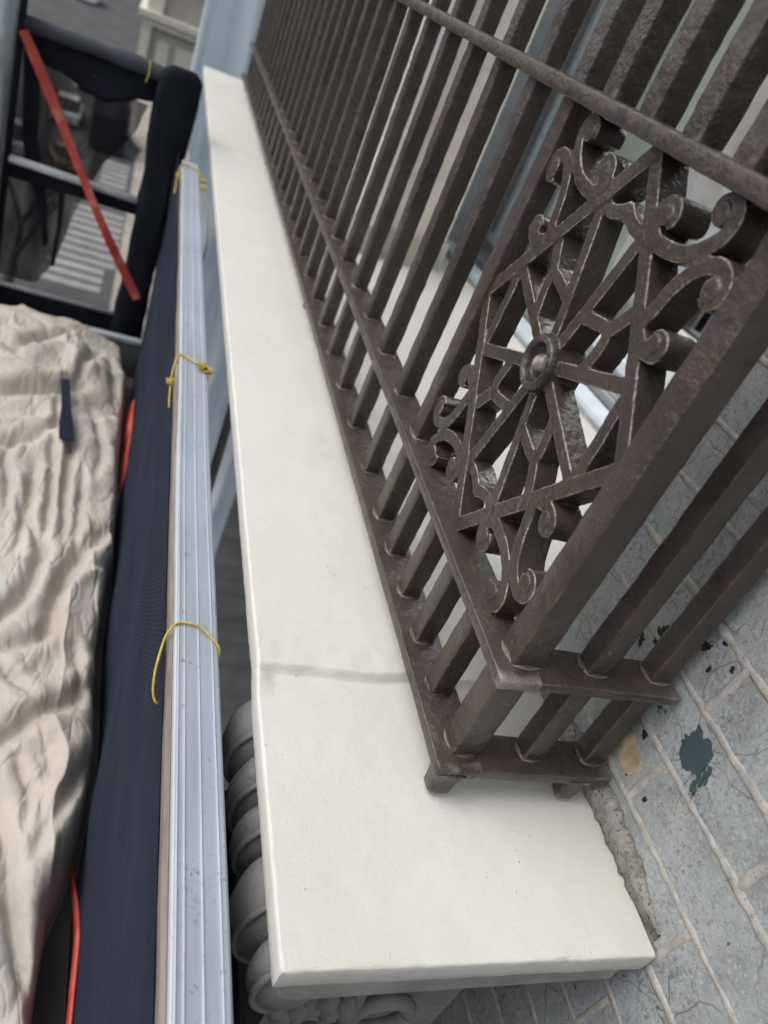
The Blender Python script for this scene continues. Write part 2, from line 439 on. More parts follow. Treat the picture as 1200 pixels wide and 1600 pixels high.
# zebra crossing : flat painted bars lying across the carriageway
mb = MB()
def zb(x0, x1, y0, y1):
    mb.add([(x0, y0, GZ+.01), (x1, y0, GZ+.01), (x1, y1, GZ+.01), (x0, y1, GZ+.01)], [(0,1,2,3)])
for i in range(11):
    y = 56.5+i*1.62; sh = -.20*i if i > 2 else .5 - .4*i
    zb(-4.15+.0*i-(.45 if i < 3 else -.15), .15 if i > 2 else -.55, y, y+1.02)
for i in range(7):
    zb(-2.6, -.2, 78+i*1.7, 79.0+i*1.7)
zebra = mb.build('road_marking', LINE); zebra['kind'] = 'structure'; 
# cars
def make_car(name, x, y, rot, body, label, dark=True, L=7.2, Wd=3.0, H=2.4, cat='car', group=None, van=False):
    root = empty(name, (x, y, GZ), label, cat, group); 
    m_b = plain(name+'_paint', body, .3 if sum(body) > .2 else .8, 0, .05, 2)
    def tr(p):
        c, s = math.cos(rot), math.sin(rot); return (x+p[0]*c-p[1]*s, y+p[0]*s+p[1]*c, GZ+p[2])
    def loft(secs, bev=.25):
        mb = MB(); rs = []
        for (yy, w_, z0, z1) in secs:
            rs.append([tr(q) for q in ((-w_,yy,z0),(w_,yy,z0),(w_,yy,z1-.12),(w_-.15,yy,z1),(-w_+.15,yy,z1),(-w_,yy,z1-.12))])
        mb.rings(rs); return mb
    h = H*.56; w2 = Wd/2
    if van: loft([(-L/2,w2*.95,.35,H*.9),(-L/2+.2,w2,.3,H),(L*.22,w2,.3,H),(L*.36,w2,.3,h+.2),(L/2-.1,w2*.96,.3,h),(L/2,w2*.9,.4,h*.8)]).build('body', m_b, root, True, angle=40)
    else: loft([(-L/2,w2*.9,.4,h*.85),(-L/2+.25,w2,.3,h),(L*.2,w2,.3,h),(L/2-.2,w2*.95,.3,h*.85),(L/2,w2*.85,.4,h*.7)]).build('body', m_b, root, True, angle=40)
    if not van:
        loft([(-L*.40,w2*.80,h-.1,h+.02),(-L*.26,w2*.82,h-.1,H-.04),(L*.05,w2*.82,h-.1,H-.04),(L*.22,w2*.80,h-.1,h+.02)]).build('window', FRAMEDARK, root, True, angle=40)
        loft([(-L*.24,w2*.74,H-.1,H+.03),(L*.03,w2*.74,H-.1,H+.03)]).build('roof', m_b, root, True, angle=40)
    else:
        loft([(L*.23,w2*.86,h+.1,H*.97),(L*.37,w2*.86,h+.1,h+.26)]).build('windscreen', FRAMEDARK, root, True, angle=40)
    for sx in (-1, 1):
        for sy in (-.31, .30):
            mb = MB(); mb.tube([tr((sx*w2*.82, sy*L, .52)), tr((sx*(w2+.02), sy*L, .52))], .52, 14); mb.build('wheel', BLACKBIT, root, True, angle=40)
    return root
make_car('parked_van', -2.9, 96, .02, (.008,.010,.013), 'black van parked beside the pavement below the top of the netting', cat='van', van=True, L=10, Wd=3.6, H=3.6)
cg = 'cars parked far down the street'
make_car('parked_car', -6.9, 118, .02, (.55,.57,.62), 'pale grey parked car showing between red strap and black netting', group=cg)
make_car('parked_car', -7.6, 100, .02, (.62,.62,.62), 'white parked car half hidden behind the red strap', group=cg)
ROW = [(-13.6,190,(.60,.63,.70),'pale blue grey car, nearest of the row parked above the black guard rail'),
       (-14.2,206,(.20,.21,.24),'dark grey car, second of the row parked above the black guard rail'),
       (-15.2,222,(.62,.65,.72),'silver car, third of the row parked above the black guard rail'),
       (-16.2,240,(.55,.57,.63),'light grey car at the far end of the row above the black guard rail')]
for x, y, c, lb in ROW: make_car('parked_car', x, y, -.06, c, lb, group=cg, L=9, Wd=4, H=3.2)
make_car('parked_car', -11.0, 84, .1, (.55,.55,.53), 'white car beside the tree, nearest the left edge of the opening', group=cg)
make_car('parked_car', -6.1, 83, .3, (.22,.13,.04), 'small ochre brown car between the black net and the red strap', group=cg, L=5, Wd=2.2, H=2)

# bare street tree
def tree(x, y, z0, h, label):
    root = empty('bare_tree', (x, y, z0), label, 'tree')
    rnd = random.Random(5)
    t = MB(); cr = MB()
    def limb(mb, p, d, L, r, lev):
        pts = [p]; n = 6
        for i in range(n):
            d = (d+Vector((rnd.uniform(-.16,.16), rnd.uniform(-.16,.16), rnd.uniform(-.02,.12)))).normalized(); pts.append(pts[-1]+d*L/n)
        mb.tube(pts, [r*(1-.55*i/n) for i in range(n+1)], 7 if lev < 2 else 5)
        if lev < 4:
            for k in range(3 if lev else 3):
                q = pts[rnd.randint(3, n)]; dd = (d+Vector((rnd.uniform(-.8,.8), rnd.uniform(-.8,.8), rnd.uniform(0,.5)))).normalized()
                limb(cr, q, dd, L*.68, r*.5, lev+1)
    limb(t, Vector((x, y, z0)), Vector((.05, 0, 1)), h*.42, .38, 0)
    t.build('trunk', BARK, root, True); cr.build('crown', BARK, root, True)
tree(-6.15, 52.5, GZ, 12, 'leafless dark street tree seen from above left of the zebra crossing')

# neighbouring portico balcony beyond the scaffold
P = empty('portico_balcony', (0.3, 20.5, -6), 'cream stucco porch balcony with moulded cornice beyond the scaffold', 'porch')
mb = MB(); mb.box((-.20, 20.0, -3.75), (3.6, 22.4, -2.62)); mb.build('pier', SHADESTONE, P)
mb = MB(); mb.box((-.34, 19.86, -2.62), (1.2, 22.5, -2.48)); mb.box((-.44, 19.76, -2.48), (1.3, 22.5, -2.36)); mb.build('cornice', PORTICO, P)
mb = MB(); mb.box((-.30, 19.9, -2.36), (.02, 20.2, -1.5)); mb.build('pedestal', PORTICO, P)
mb = MB(); mb.box((-.34, 19.88, -3.8), (-.14, 20.1, -2.62)); mb.build('pilaster', PORTICO, P)
mb = MB(); mb.box((.02, 20.05, -2.36), (1.2, 20.2, -1.75)); mb.box((.02, 20.0, -1.75), (1.2, 20.25, -1.62)); mb.build('parapet', SHADESTONE, P)
mb = MB(); mb.box((.02, 19.97, -3.70), (.28, 20.0, -2.85)); mb.box((.42, 19.97, -3.70), (.86, 20.0, -2.85)); mb.build('panel', PORTICO, P)

# ================================================================== SETTING: facade
YE = 1.135     # near edge of the window recess
WX = .965
F = empty('brick_wall', (WX, .5, -1), 'grey painted brick wall with raised beige pointing beside the railing', 'wall')
mb = MB()
mb.grid(lambda u, v: (WX, u, v), np.linspace(-4, YE, 40), np.linspace(-14, 8, 60))
mb.add([(WX, YE, -14), (WX, YE, 8), (1.75, YE, 8), (1.75, YE, -14)], [(0,1,2,3)])
mb.build('brick_face', BRICK, F)
courses = [-.82, -.705, -.592, -.48]
for k in range(1, 9): courses.append(-.48+.113*k)
low = [-.935]
for k in range(1, 9): low.append(-.935-.115*k)
def ribbon(mb, a, b, r, seed):
    a, b = Vector(a), Vector(b); n = max(4, int((b-a).length/.012)); d = (b-a)/n
    side = d.cross(Vector((1,0,0))).normalized(); rs = []
    for i in range(n+1):
        p = a+d*i
        s = 1+.55*float(fbm(i*.11+seed, seed*2.2))+.18*float(vnoise(i*.8, seed*5)); off = .0035*float(fbm(i*.035+seed*3, 2.0, n=2))*2
        off += .0016*float(vnoise(i*.9, seed))
        ring = []
        for q in range(7):
            an = math.pi*q/6
            k = 1+.20*float(vnoise(i*.7, q*1.3, seed))
            ring.append(p+side*(off+math.cos(an)*r*s*k)+Vector((-1,0,0))*(math.sin(an)*r*.52*s*k-.001))
        rs.append(ring)
    mb.rings(rs, cap=False, closed=False)
mb = MB()
for i, z in enumerate(courses): ribbon(mb, (WX, -.7, z), (WX, YE-.004, z), .0072 if z < -.45 else .0068, i*7.1)
for i, z in enumerate(low): ribbon(mb, (WX, -.7, z), (WX, YE-.004, z), .0072, 100+i*7.1)
allc = sorted(courses+low)
for i in range(len(allc)-1):
    z0, z1 = allc[i], allc[i+1]
    k = round((z0+.82)/.113)
    y0 = .425 if k % 2 == 0 else .640
    for m_ in range(-3, 3):
        y = y0+m_*.43
        if -.7 < y < YE-.05: ribbon(mb, (WX, y+.004, z0+.004), (WX, y-.004, z1-.004), .0078, i*3.3+m_)
mb.build('pointing', MORTAR, F, True)
# mortar fillet where the ledge meets the wall
mb = MB(); rs = []
for i in range(220):
    y = .445+(YE-.45)*i/219; k = float(sstep(.44, .56, y)); wv = (.010+.005*float(fbm(y*14, 3.1))+.003*float(vnoise(y*90, 2)))*k+.003; up = (.034+.012*float(fbm(y*11, 9.0))+.006*float(vnoise(y*60, 6)))*k+.004
    j = .0025*float(vnoise(y*70, 1.0))*k; b_ = .008*float(vnoise(y*55, 4.0))*k
    rs.append([(WX-wv-j, y, -1.014), (WX-wv*.92+j, y, -.998), (WX-wv*1.15-.002, y, -1+up*.35+b_), (WX-.009*k-.002, y, -1+up*.75-b_), (WX+.001, y, -1+up+j), (WX+.002, y, -1.014)])
mb.rings(rs); mb.build('mortar_fillet', FILLET, F, True)
def patch(mb, cy, cz, ry, rz, seed, n=60, jag=.35, x=WX-.0012, tilt=0.0, th=.0012):
    pts = []
    for i in range(n):
        a = 2*math.pi*i/n; k = 1+jag*float(fbm(math.cos(a)*1.7+seed, math.sin(a)*1.7, 0, 5))*1.25+.07*float(vnoise(i*.55, seed*3))
        u, v = ry*k*math.cos(a), rz*k*math.sin(a)
        pts.append((x, cy+u*math.cos(tilt)-v*math.sin(tilt), cz+u*math.sin(tilt)+v*math.cos(tilt)))
    q = [(x+th+.002, p[1], p[2]) for p in pts]
    mb.add([(x, cy, cz)]+pts+q, [(0, 1+i, 1+(i+1) % n) for i in range(n)]+[(1+i, 1+n+i, 1+n+(i+1) % n, 1+(i+1) % n) for i in range(n)])
mb = MB(); patch(mb, .613, -.757, .036, .033, 4.2, 90, .45, tilt=.5)
rq = random.Random(4)
for q in range(14): patch(mb, .578+rq.uniform(-.012,.010), -.772+rq.uniform(-.028,.022), rq.uniform(.0015,.004), rq.uniform(.003,.009), q*3.1, 20, .5, x=WX-.0016-.0003*q, tilt=-.5+rq.uniform(-.2,.2))
mb.build('paint_patch', TEALPAINT, F, lab='dark teal paint blotch')
mb = MB(); patch(mb, .70, -.885, .040, .028, 8.2, 80, .6, tilt=.4); patch(mb, .765, -.90, .03, .03, 1.2, 70, .6); mb.build('render_patch', OCHRE, F, lab='yellow ochre bare patch')
mb = MB()
rr = random.Random(11)
for cy, cz, r in ((.745,-.845,.018),(.70,-.83,.010),(.675,-.905,.009),(.80,-.70,.022),(.775,-.655,.016),(.72,-.635,.011),(.70,-.60,.008),(.755,-.725,.012),(.83,-.735,.012),(.735,-.86,.012),(.62,-.90,.006),(.69,-.655,.006),(.78,-.61,.009),(.66,-.62,.006)):
    patch(mb, cy, cz, r*.6, r, rr.random()*50, 40, .8, x=WX-.0009-.0002*rr.random(), tilt=rr.uniform(-.6,.6))
mb.build('bitumen_splash', BLACKBIT, F, lab='black flecks')
# upper storeys of the facade beyond and above the window, beyond the far jamb
fa = empty('stucco_facade', (WX, 5, 0), 'pale stucco facade with stone jamb beyond the window, behind the long bars', 'facade')
YJ = 3.42
mb = MB(); mb.box((WX, YJ+.02, -.87), (1.075, YJ+.7, 8)); mb.build('render_band', JAMB_WHITE, fa)
mb = MB(); mb.box((1.065, YJ+.06, -.87), (1.275, YJ+.8, 8)); mb.build('stone_jamb', JAMB_BEIGE, fa)
mb = MB(); mb.box((1.265, YJ+.14, -.87), (1.415, YJ+1.2, 8)); mb.box((1.40, YJ+.60, -1.0), (1.58, YJ+1.2, 8)); mb.build('reveal', JAMB_CREAM, fa)
mb = MB()
for k, (x0, x1, yo) in enumerate(((.945,1.085,.0),(1.06,1.285,.04),(1.26,1.425,.12))): mb.box((x0, YJ+yo-.015, -1.0), (x1, YJ+.9, -.868))
mb.build('plinth', DIRTYSTONE, fa)
mb = MB(); mb.box((WX+.012, YJ+.7, -1.0), (1.0+.4, 9.0, 8)); mb.build('wall', plain('teal_grey_panel', (.16,.215,.235), .35, 0, .2, 4), fa)
mb = MB()
for y in (4.35, 5.3, 6.3): mb.box((WX-.004, y, -.98), (1.0, y+.14, 8))
mb.build('mullion', JAMB_WHITE, fa)
# wall above the window
mb = MB(); mb.box((WX, YE, 6.5), (1.75, YJ+.9, 8)); mb.build('lintel', JAMB_WHITE, fa)

# ================================================================== window
WD = empty('sash_window', (1.7, 2.5, -1), 'pale blue framed window with grooved metal sill behind the iron railing', 'window')
def wx(y): return 1.555+(3.9-y)*.10       # the frame runs slightly off parallel
def strip(x0, x1, z0, z1, y0=YE-.02, y1=4.05):
    mb = MB()
    a = [(wx(y0)+x0, y0, z0), (wx(y0)+x1, y0, z0), (wx(y0)+x1, y0, z1), (wx(y0)+x0, y0, z1)]
    b = [(wx(y1)+x0, y1, z0), (wx(y1)+x1, y1, z0), (wx(y1)+x1, y1, z1), (wx(y1)+x0, y1, z1)]
    mb.rings([a, b]); return mb
strip(-.012, .0, -1.01, -.985).build('sill_edge', FRAMEGREY, WD)
strip(.0, .10, -1.02, -.965).build('sill', FRAMEPALE, WD)
strip(.10, .135, -1.02, -.975).build('drip_groove', FRAMEDARK, WD)
mb = MB()
for k in range(4):
    q = strip(.138+k*.034, .158+k*.034, -1.02, -.945+.004*k); mb.add(q.v, q.f)
mb.build('track_rib', FRAMEGREY, WD)
mb = MB()
for k in range(4):
    q = strip(.159+k*.034, .171+k*.034, -1.02, -.968); mb.add(q.v, q.f)
mb.build('track_channel', FRAMEDARK, WD)
strip(.275, .33, -1.02, -.86).build('bottom_rail', FRAMEPALE, WD)
strip(.268, .276, -1.02, -.90).build('weather_seal', FRAMEGREY, WD)
mb = MB(); y = 4.02
mb.box((1.585, y, -1.0), (1.66, y+.12, 6.5)); mb.box((1.72, y, -1.0), (1.76, y+.12, 6.5)); mb.box((1.58, y+.05, -.99), (2.0, y+.14, 6.5)); mb.build('far_frame', FRAMEGREY, WD)
mb = MB(); mb.box((1.655, y+.02, -.985), (1.725, y+.10, 6.5)); mb.build('gasket', FRAMEDARK, WD)
mb = MB(); mb.box((1.835, 3.74, -.93), (1.88, 3.985, 6.5)); mb.build('stile', FRAMEBLUE, WD)
mb = MB(); mb.box((1.825, 3.965, -.93), (1.89, 4.005, 6.5)); mb.build('stile_edge', FRAMEPALE, WD)
mb = MB(); y0, y1 = YE-.02, 3.75
mb.add([(wx(y0)+.30, y0, -.87), (wx(y1)+.30, y1, -.87), (wx(y1)+.30, y1, 6.5), (wx(y0)+.30, y0, 6.5)], [(0,1,2,3)]); mb.build('pane', GLASS, WD)
mb = MB()
def cur(u, v):
    return (wx(u)+.35+.014*math.sin(u*26+1.5*math.sin(u*5+v))+.012*float(vnoise(u*9, v*1.5)), u, v)
mb.grid(cur, np.linspace(YE-.3, 3.9, 160), np.linspace(-.95, 6.6, 34)); cu = mb.build('net_curtain', CURTAIN, None, True)
tag(cu, 'pale net curtain hanging behind the window glass', 'curtain')
mb = MB(); mb.box((2.6, -1, -2), (2.65, 6, 8)); tag(mb.build('room_wall', plain('dim_room_plaster', (.75,.75,.74), .8)), 'dim plain wall of the room behind the curtain', 'wall')

# ================================================================== stone ledge
LE = empty('stone_ledge', (.5, 3, -1), 'long cream painted stone ledge carrying the brown iron railing', 'ledge')
X0, Y0, Y1 = .351, .423, 6.69
def ztop(x, y):
    st = sstep(.928, .912, y-.035*(x-.45)+.010*fbm(x*9, 4.0))*(.35+.65*np.maximum(sstep(.360, .372, x+.006*fbm(y*40, 2.0)), sstep(.915, .86, y)))
    return -1.0-.0165*st+.0018*fbm(x*5, y*3)+.0012*fbm(x*22, y*14, 3)+.0022*np.exp(-((y-.965)/.03)**2)*(.5+fbm(x*40, y*30, 5))
us = np.concatenate([np.linspace(X0+.005, WX-.008, 54)])
vs = np.concatenate([np.unique(np.concatenate([np.linspace(Y0+.005, 1.6, 210), np.linspace(.885, .95, 48)])), np.linspace(1.62, Y1-.01, 170)])
UX, VY = np.meshgrid(us, vs, indexing='ij'); ZZ = ztop(UX, VY)
nu, nv = UX.shape
vl = np.stack([UX, VY, ZZ], -1)
mb = MB()
mb.add(vl.reshape(-1, 3), [(i*nv+j, (i+1)*nv+j, (i+1)*nv+j+1, i*nv+j+1) for i in range(nu-1) for j in range(nv-1)])
# rounded arrises and fascias swept round near end, front, far end
per = [(UX[i,0], VY[i,0], ZZ[i,0], (0,-1)) for i in range(nu-1, -1, -1)]
per[-1] = per[-1][:3]+((-.7,-.7),)
per += [(UX[0,j], VY[0,j], ZZ[0,j], (-1,0)) for j in range(1, nv-1)]
per += [(UX[0,nv-1], VY[0,nv-1], ZZ[0,nv-1], (-.7,.7))]
per += [(UX[i,nv-1], VY[i,nv-1], ZZ[i,nv-1], (0,1)) for i in range(1, nu)]
secp = [(0,0),(.0022,-.0005),(.0040,-.0020),(.0048,-.0045),(.0052,-.012),(.0045,-.030),(.0030,-.046),(.0005,-.0505),(-.006,-.052),(-.03,-.052)]
rs = []
for i, (x, y, z, d) in enumerate(per):
    k = 1.0+.12*float(fbm(x*30, y*22, 1.7)); ch = .0022*float(fbm(x*60, y*45, 7))
    chip = .005*max(0, float(vnoise(x*38, y*31, 11))-.62)*2.6
    ring = []
    for q, (a, b) in enumerate(secp):
        a2 = a*k - (chip if 1 <= q <= 4 else 0); b2 = b - (chip if 1 <= q <= 2 else 0) + (ch if q > 0 else 0)
        ring.append((x+d[0]*a2, y+d[1]*a2, z+b2))
    rs.append(ring)
mb.rings(rs, cap=False, closed=False)
mb.build('coping', CREAM, LE, True, angle=60)
# the sill inside the window recess
mb = MB()
us2 = np.linspace(WX-.008, 1.80, 50); vs2 = np.linspace(YE+.002, 3.98, 120)
mb.grid(lambda u, v: (u, v, float(ztop(u, v))-.0005), us2, vs2); mb.build('inner_sill', CREAM, LE, True)
# grey unpainted course below
mb = MB(); rs = []
for y in np.concatenate([[Y0+.002], np.linspace(Y0+.02, 6.6, 200)]):
    j = .003*float(fbm(y*20, 1.0))
    rs.append([(.366+j, y, -1.05), (.372+j, y, -1.094+j), (.40, y, -1.106), (WX-.05, y, -1.092), (WX-.05, y, -1.05)])
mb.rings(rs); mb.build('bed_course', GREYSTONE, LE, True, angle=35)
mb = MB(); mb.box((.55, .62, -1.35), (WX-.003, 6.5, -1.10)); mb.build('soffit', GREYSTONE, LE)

# carved lobes under the ledge front
BR = empty('carved_bracket', (.6, .6, -1.3), 'carved grey stone bracket with rolled lobes under the near end of the ledge', 'bracket')
mb = MB()
LB = ((.900,.070,.412,-1.19,.076,.105),(.795,.052,.405,-1.20,.060,.100),(.705,.045,.402,-1.19,.056,.090),(.598,.072,.418,-1.20,.078,.115),(.490,.045,.415,-1.17,.060,.085))
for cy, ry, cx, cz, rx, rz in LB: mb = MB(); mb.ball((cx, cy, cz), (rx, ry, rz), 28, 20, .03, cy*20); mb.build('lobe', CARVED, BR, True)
mb = MB()
for cy, ry, cx, cz, rx, rz in LB:
    for dy, k in ((.55, .86),):
        mb = MB(); mb.tube([(cx-rx*k*math.cos(a)*1.02, cy-ry*dy, cz+rz*k*math.sin(a)) for a in np.linspace(-1.3, 1.35, 20)], .0055, 8); mb.build('rib', CARVED, BR, True)
mb = MB(); mb.box((.45, .52, -1.62), (.80, .99, -1.102)); mb.build('block', CARVED, BR)
mb = MB()
def ringx(cx, cz, r, t, y): mb.tube([(cx+r*math.cos(a), y, cz+r*math.sin(a)) for a in np.linspace(0, 2*math.pi, 33)], t, 8)
ringx(.635, -1.36, .052, .014, .492); ringx(.50, -1.36, .03, .012, .492)
mb.tube([(.56, .49, -1.24), (.575, .49, -1.33), (.57, .49, -1.42), (.585, .49, -1.5)], .012, 8)
mb.build('volute', CARVED, BR, True)
mb = MB()
for i in range(7):
    mb.ball((.425+i*.021, .485+.004*(i % 2), -1.27-.012*((i*3) % 4)), (.022,.02,.026), 10, 8, .25, i*3.0)
mb.build('leaf_carving', CARVED, BR, True)

# ================================================================== iron railing
RA = empty('iron_railing', (.65, 3, -1), 'brown painted iron railing with cast lattice panel, standing on the cream ledge', 'railing')
zb0, zb1 = -.957, -.936      # bottom rail
zu0, zu1 = -.738, -.718      # second rail
zt0, zt1 = -.046, -.019      # upper rail
YN, YF = .680, 6.56
XR0, XR1 = .612, .694
mb = MB(); roundbar(mb, 1, YN, YF, (XR0+XR1)/2, (zb0+zb1)/2, XR1-XR0, zb1-zb0, .003, .02, .0007, 1); mb.build('bottom_rail', IRON, RA, True)
mb = MB(); roundbar(mb, 1, YN, YF, .651, (zu0+zu1)/2, .074, zu1-zu0, .003, .02, .0007, 2); mb.build('middle_rail', IRON, RA, True)
mb = MB(); roundbar(mb, 1, YN, YF, .651, (zt0+zt1)/2, .074, zt1-zt0, .005, .012, .0014, 3); mb.build('upper_rail', IRON, RA, True)
mb = MB(); roundbar(mb, 1, YN, YF, .651, .36, .09, .03, .006, .03, .001, 4); mb.build('handrail', IRON, RA, True)
for nm, z, h, sd_ in (('bottom_rail', (zb0+zb1)/2, zb1-zb0, 5), ('middle_rail', (zu0+zu1)/2, zu1-zu0, 6), ('upper_rail', (zt0+zt1)/2, zt1-zt0, 7)):
    mb = MB(); roundbar(mb, 0, .640, WX-.012, .7205, z-.0006, .078, h-.0012, .0035, .02, .0008, sd_); mb.build(nm, IRON, RA, True)
    mb = MB(); roundbar(mb, 0, .686, WX-.012, YF-.045, z-.0006, .078, h-.0012, .0045, .05, .001, sd_+.5); mb.build(nm, IRON, RA, True)
BW = .040
def collar(mb, x, y, z, s=.029, h=.008):
    rs = []
    for k, (q, zz) in enumerate(((1.0, -.001), (.97, .002), (.86, .0045), (.74, h))):
        rs.append([(x+s*q*math.cos(a)*(1.13 if int(round(a/(math.pi/8))) % 4 == 2 else 1)*(1+.06*float(vnoise(a*2+x*50, y*40))), y+s*q*math.sin(a)*(1.13 if int(round(a/(math.pi/8))) % 4 == 2 else 1), z+zz) for a in np.linspace(0, 2*math.pi, 17)[:-1]])
    mb.rings(rs)
def bar(x, y, z0, z1, name='bar', wx_=BW, wy_=BW, seed=0, cols=()):
    mb = MB(); roundbar(mb, 2, z0, z1, x, y, wx_, wy_, .0045, .016, .0011, seed)
    for z in cols: collar(mb, x, y, z, .0245*max(wx_, wy_)/BW)
    return mb.build(name, IRON, RA, True)
BX = .655
ys = [.733+.020-.006]
bar(.668, .735, zb1-.01, .36, 'corner_post', .052, .052, 31, (zb1, zu1))
short = [.852, .974, 1.097, 1.222]
for i, y in enumerate(short):
    bar(BX, y, zb1-.01, zu0+.008, seed=40+i, cols=(zb1,))
    bar(BX, y, zt1-.008, .36, seed=50+i, wx_=.044, wy_=.044, cols=())
y = 1.345
k = 0
while y < 6.5:
    bar(BX, y, zb1-.01, .36, seed=60+k, cols=(zb1, zu1), wx_=.042 if k == 0 else BW, wy_=.046 if k == 0 else BW); k += 1
    y += .178 if k == 1 else (.203 if k > 1 else .18)
for i, x in enumerate((.798, .922)):
    bar(x, .729, zb1-.01, .36, seed=120+i, cols=(zb1, zu1), wx_=.041, wy_=.041)
    bar(x, YF-.045, zb1-.01, .36, seed=124+i, cols=(zb1,))
bar(.668, YF-.045, zb1-.01, .36, 'corner_post', .052, .052, 33)
def foot(x, y, s=.021):
    mb = MB(); rs = []; sq = lambda q: math.copysign(abs(q)**.4, q)
    for k, (z, q) in enumerate(((-1.004, .9), (-.99, .95), (-.975, 1.05), (-.955, 1.25), (zb0+.006, 1.35))):
        rs.append([(x+s*q*(1+.12*float(vnoise(a*1.5, z*30, x*20)))*sq(math.cos(a))*1.05, y+s*q*sq(math.sin(a))*.85, z) for a in np.linspace(0, 2*math.pi, 25)[:-1]])
    mb.rings(rs); mb.build('foot', IRON, RA, True)
foot(.642, .700); foot(.893, .700, .019); foot(.655, 2.6); foot(.655, 4.4); foot(.655, 6.3)

# ---- cast panel: swept ribbons in the YZ plane, merged and softened like a casting
pc, pz, PW, PH = 1.040, -.383, .290, .333
PX0, PX1 = .642, .690
pm = MB()
def rib(pts, w=.021, x0=PX0, x1=PX1, w_end=None):
    w = w*1.10; w_end = w_end and w_end*1.16
    P2 = [Vector((p[0], p[1])) for p in pts]; n = len(P2); rs = []
    for i in range(n):
        t = (P2[min(i+1, n-1)]-P2[max(i-1, 0)]).normalized(); nn = Vector((-t.y, t.x))
        ww = w if w_end is None else w+(w_end-w)*i/(n-1)
        a, b = P2[i]+nn*ww/2, P2[i]-nn*ww/2
        rs.append([(x0, a.x, a.y), (x0, b.x, b.y), (x1, b.x, b.y), (x1, a.x, a.y)])
    pm.rings(rs)
def spl(pts, n=10):
    P2 = [Vector((p[0], p[1])) for p in pts]; out = []
    for i in range(len(P2)-1):
        p0, p1, p2, p3 = P2[max(i-1, 0)], P2[i], P2[i+1], P2[min(i+2, len(P2)-1)]
        for k in range(n):
            t = k/n; out.append(.5*((2*p1)+(p2-p0)*t+(2*p0-5*p1+4*p2-p3)*t*t+(3*p1-p0-3*p2+p3)*t**3))
    return out+[P2[-1]]
_xj = [0]
for sy in (1, -1):
    for sz in (1, -1):
        _xj[0] += .0004
        e = _xj[0]
        def T(pts): return [(pc+sy*p[0], pz+sz*p[1]) for p in pts]
        rib(T([(PW+.006, -.006), (0-.004, PH+.004)]), .024, PX0+e, PX1+e)                        # frame side
        rib(T([(0, 0), (.2175, .0833)]), .021, PX0+.0031+e, PX1-.002)            # spokes
        rib(T([(0, 0), (.0725, .25)]), .021, PX0+.0031+e, PX1-.002)
        rib(T(spl([(.145, .1665), (.125, .138), (.104, .110)], 4)), .022, PX0+.0034+e, PX1-.002)
        rib(T(spl([(.106, .113), (.108, .085), (.094, .036)], 5)), .020, PX0+.0037+e, PX1-.003)
        rib(T(spl([(.106, .113), (.078, .110), (.030, .100)], 5)), .020, PX0+.0039+e, PX1-.003)
        rib(T([(.2175, .084), (.214, .03), (.216, -.004)]), .021, PX0+.0042+e, PX1-.003)    # little V at left and right corners
        rib(T(spl([(.073, .252), (.050, .238), (.022, .242), (-.003, .255)], 4)), .020, PX0+.0044+e, PX1-.003)
        # scrollwork in the corners
        b1 = spl([(.078,.243),(.118,.242),(.155,.246),(.184,.257),(.206,.274),(.222,.297),(.221,.318),(.203,.328),(.186,.319),(.186,.304)], 7)
        b2 = spl([(.165,.145),(.177,.178),(.186,.208),(.203,.238),(.226,.257),(.250,.262),(.268,.252),(.271,.234),(.257,.224),(.246,.229)], 7)
        rib(T(b1), .022, PX0-.001+e, PX1+.002, .019); rib(T(b2), .022, PX0-.0014+e, PX1+.002, .019)
        o1 = spl([(.112,.240),(.090,.252),(.080,.270),(.088,.287),(.106,.290),(.113,.278),(.104,.270)], 6)
        o2 = spl([(.176,.142),(.194,.134),(.213,.131),(.229,.138),(.231,.152),(.219,.156),(.212,.149)], 6)
        rib(T(o1), .019, PX0-.0017+e, PX1+.002, .022); rib(T(o2), .019, PX0-.0019+e, PX1+.002, .022)
        for c, r in (((.197,.309), .0145), ((.254,.237), .0145), ((.099,.275), .0135), ((.216,.146), .0125)):
            q = T([c])[0]; pm.tube([(PX0-.003, q[0], q[1]), (PX1+.003, q[0], q[1])], r, 12)
        # stubs fixing the scrolls to bars and rails
        rib(T([(.262,.252),(.283,.254)]), .020, PX0+.005+e, PX1-.005)
        rib(T([(.212,.318),(.216,.336)]), .020, PX0+.005+e, PX1-.005)
# hub: dished ring
hub = []
for x, r in ((PX1+.003, .050), (PX0-.003, .047), (PX0-.010, .044), (PX0-.013, .037), (PX0-.009, .032), (PX0+.006, .027), (PX0+.012, .018)):
    hub.append([(x, pc+.003+r*math.cos(a), pz+r*math.sin(a)) for a in np.linspace(0, 2*math.pi, 33)[:-1]])
pm.rings(hub)
panel = pm.build('lattice_panel', CAST, RA, True)
md = panel.modifiers.new('remesh', 'REMESH'); md.mode = 'VOXEL'; md.voxel_size = .00105; md.use_smooth_shade = True
ms = panel.modifiers.new('smooth', 'SMOOTH'); ms.factor = .5; ms.iterations = 4
tx = bpy.data.textures.new('lumps', 'CLOUDS'); tx.noise_scale = .007; tx.noise_depth = 3
mdp = panel.modifiers.new('lumps', 'DISPLACE'); mdp.texture = tx; mdp.texture_coords = 'LOCAL'; mdp.strength = .0012; mdp.mid_level = .5
mb = MB(); mb.ball((PX0+.004, pc+.003, pz), (.016,.0155,.0155), 20, 12, .04); hb = mb.build('boss', CAST, RA, True)
# give the boss to the panel as its own raised piece
hb.parent = panel

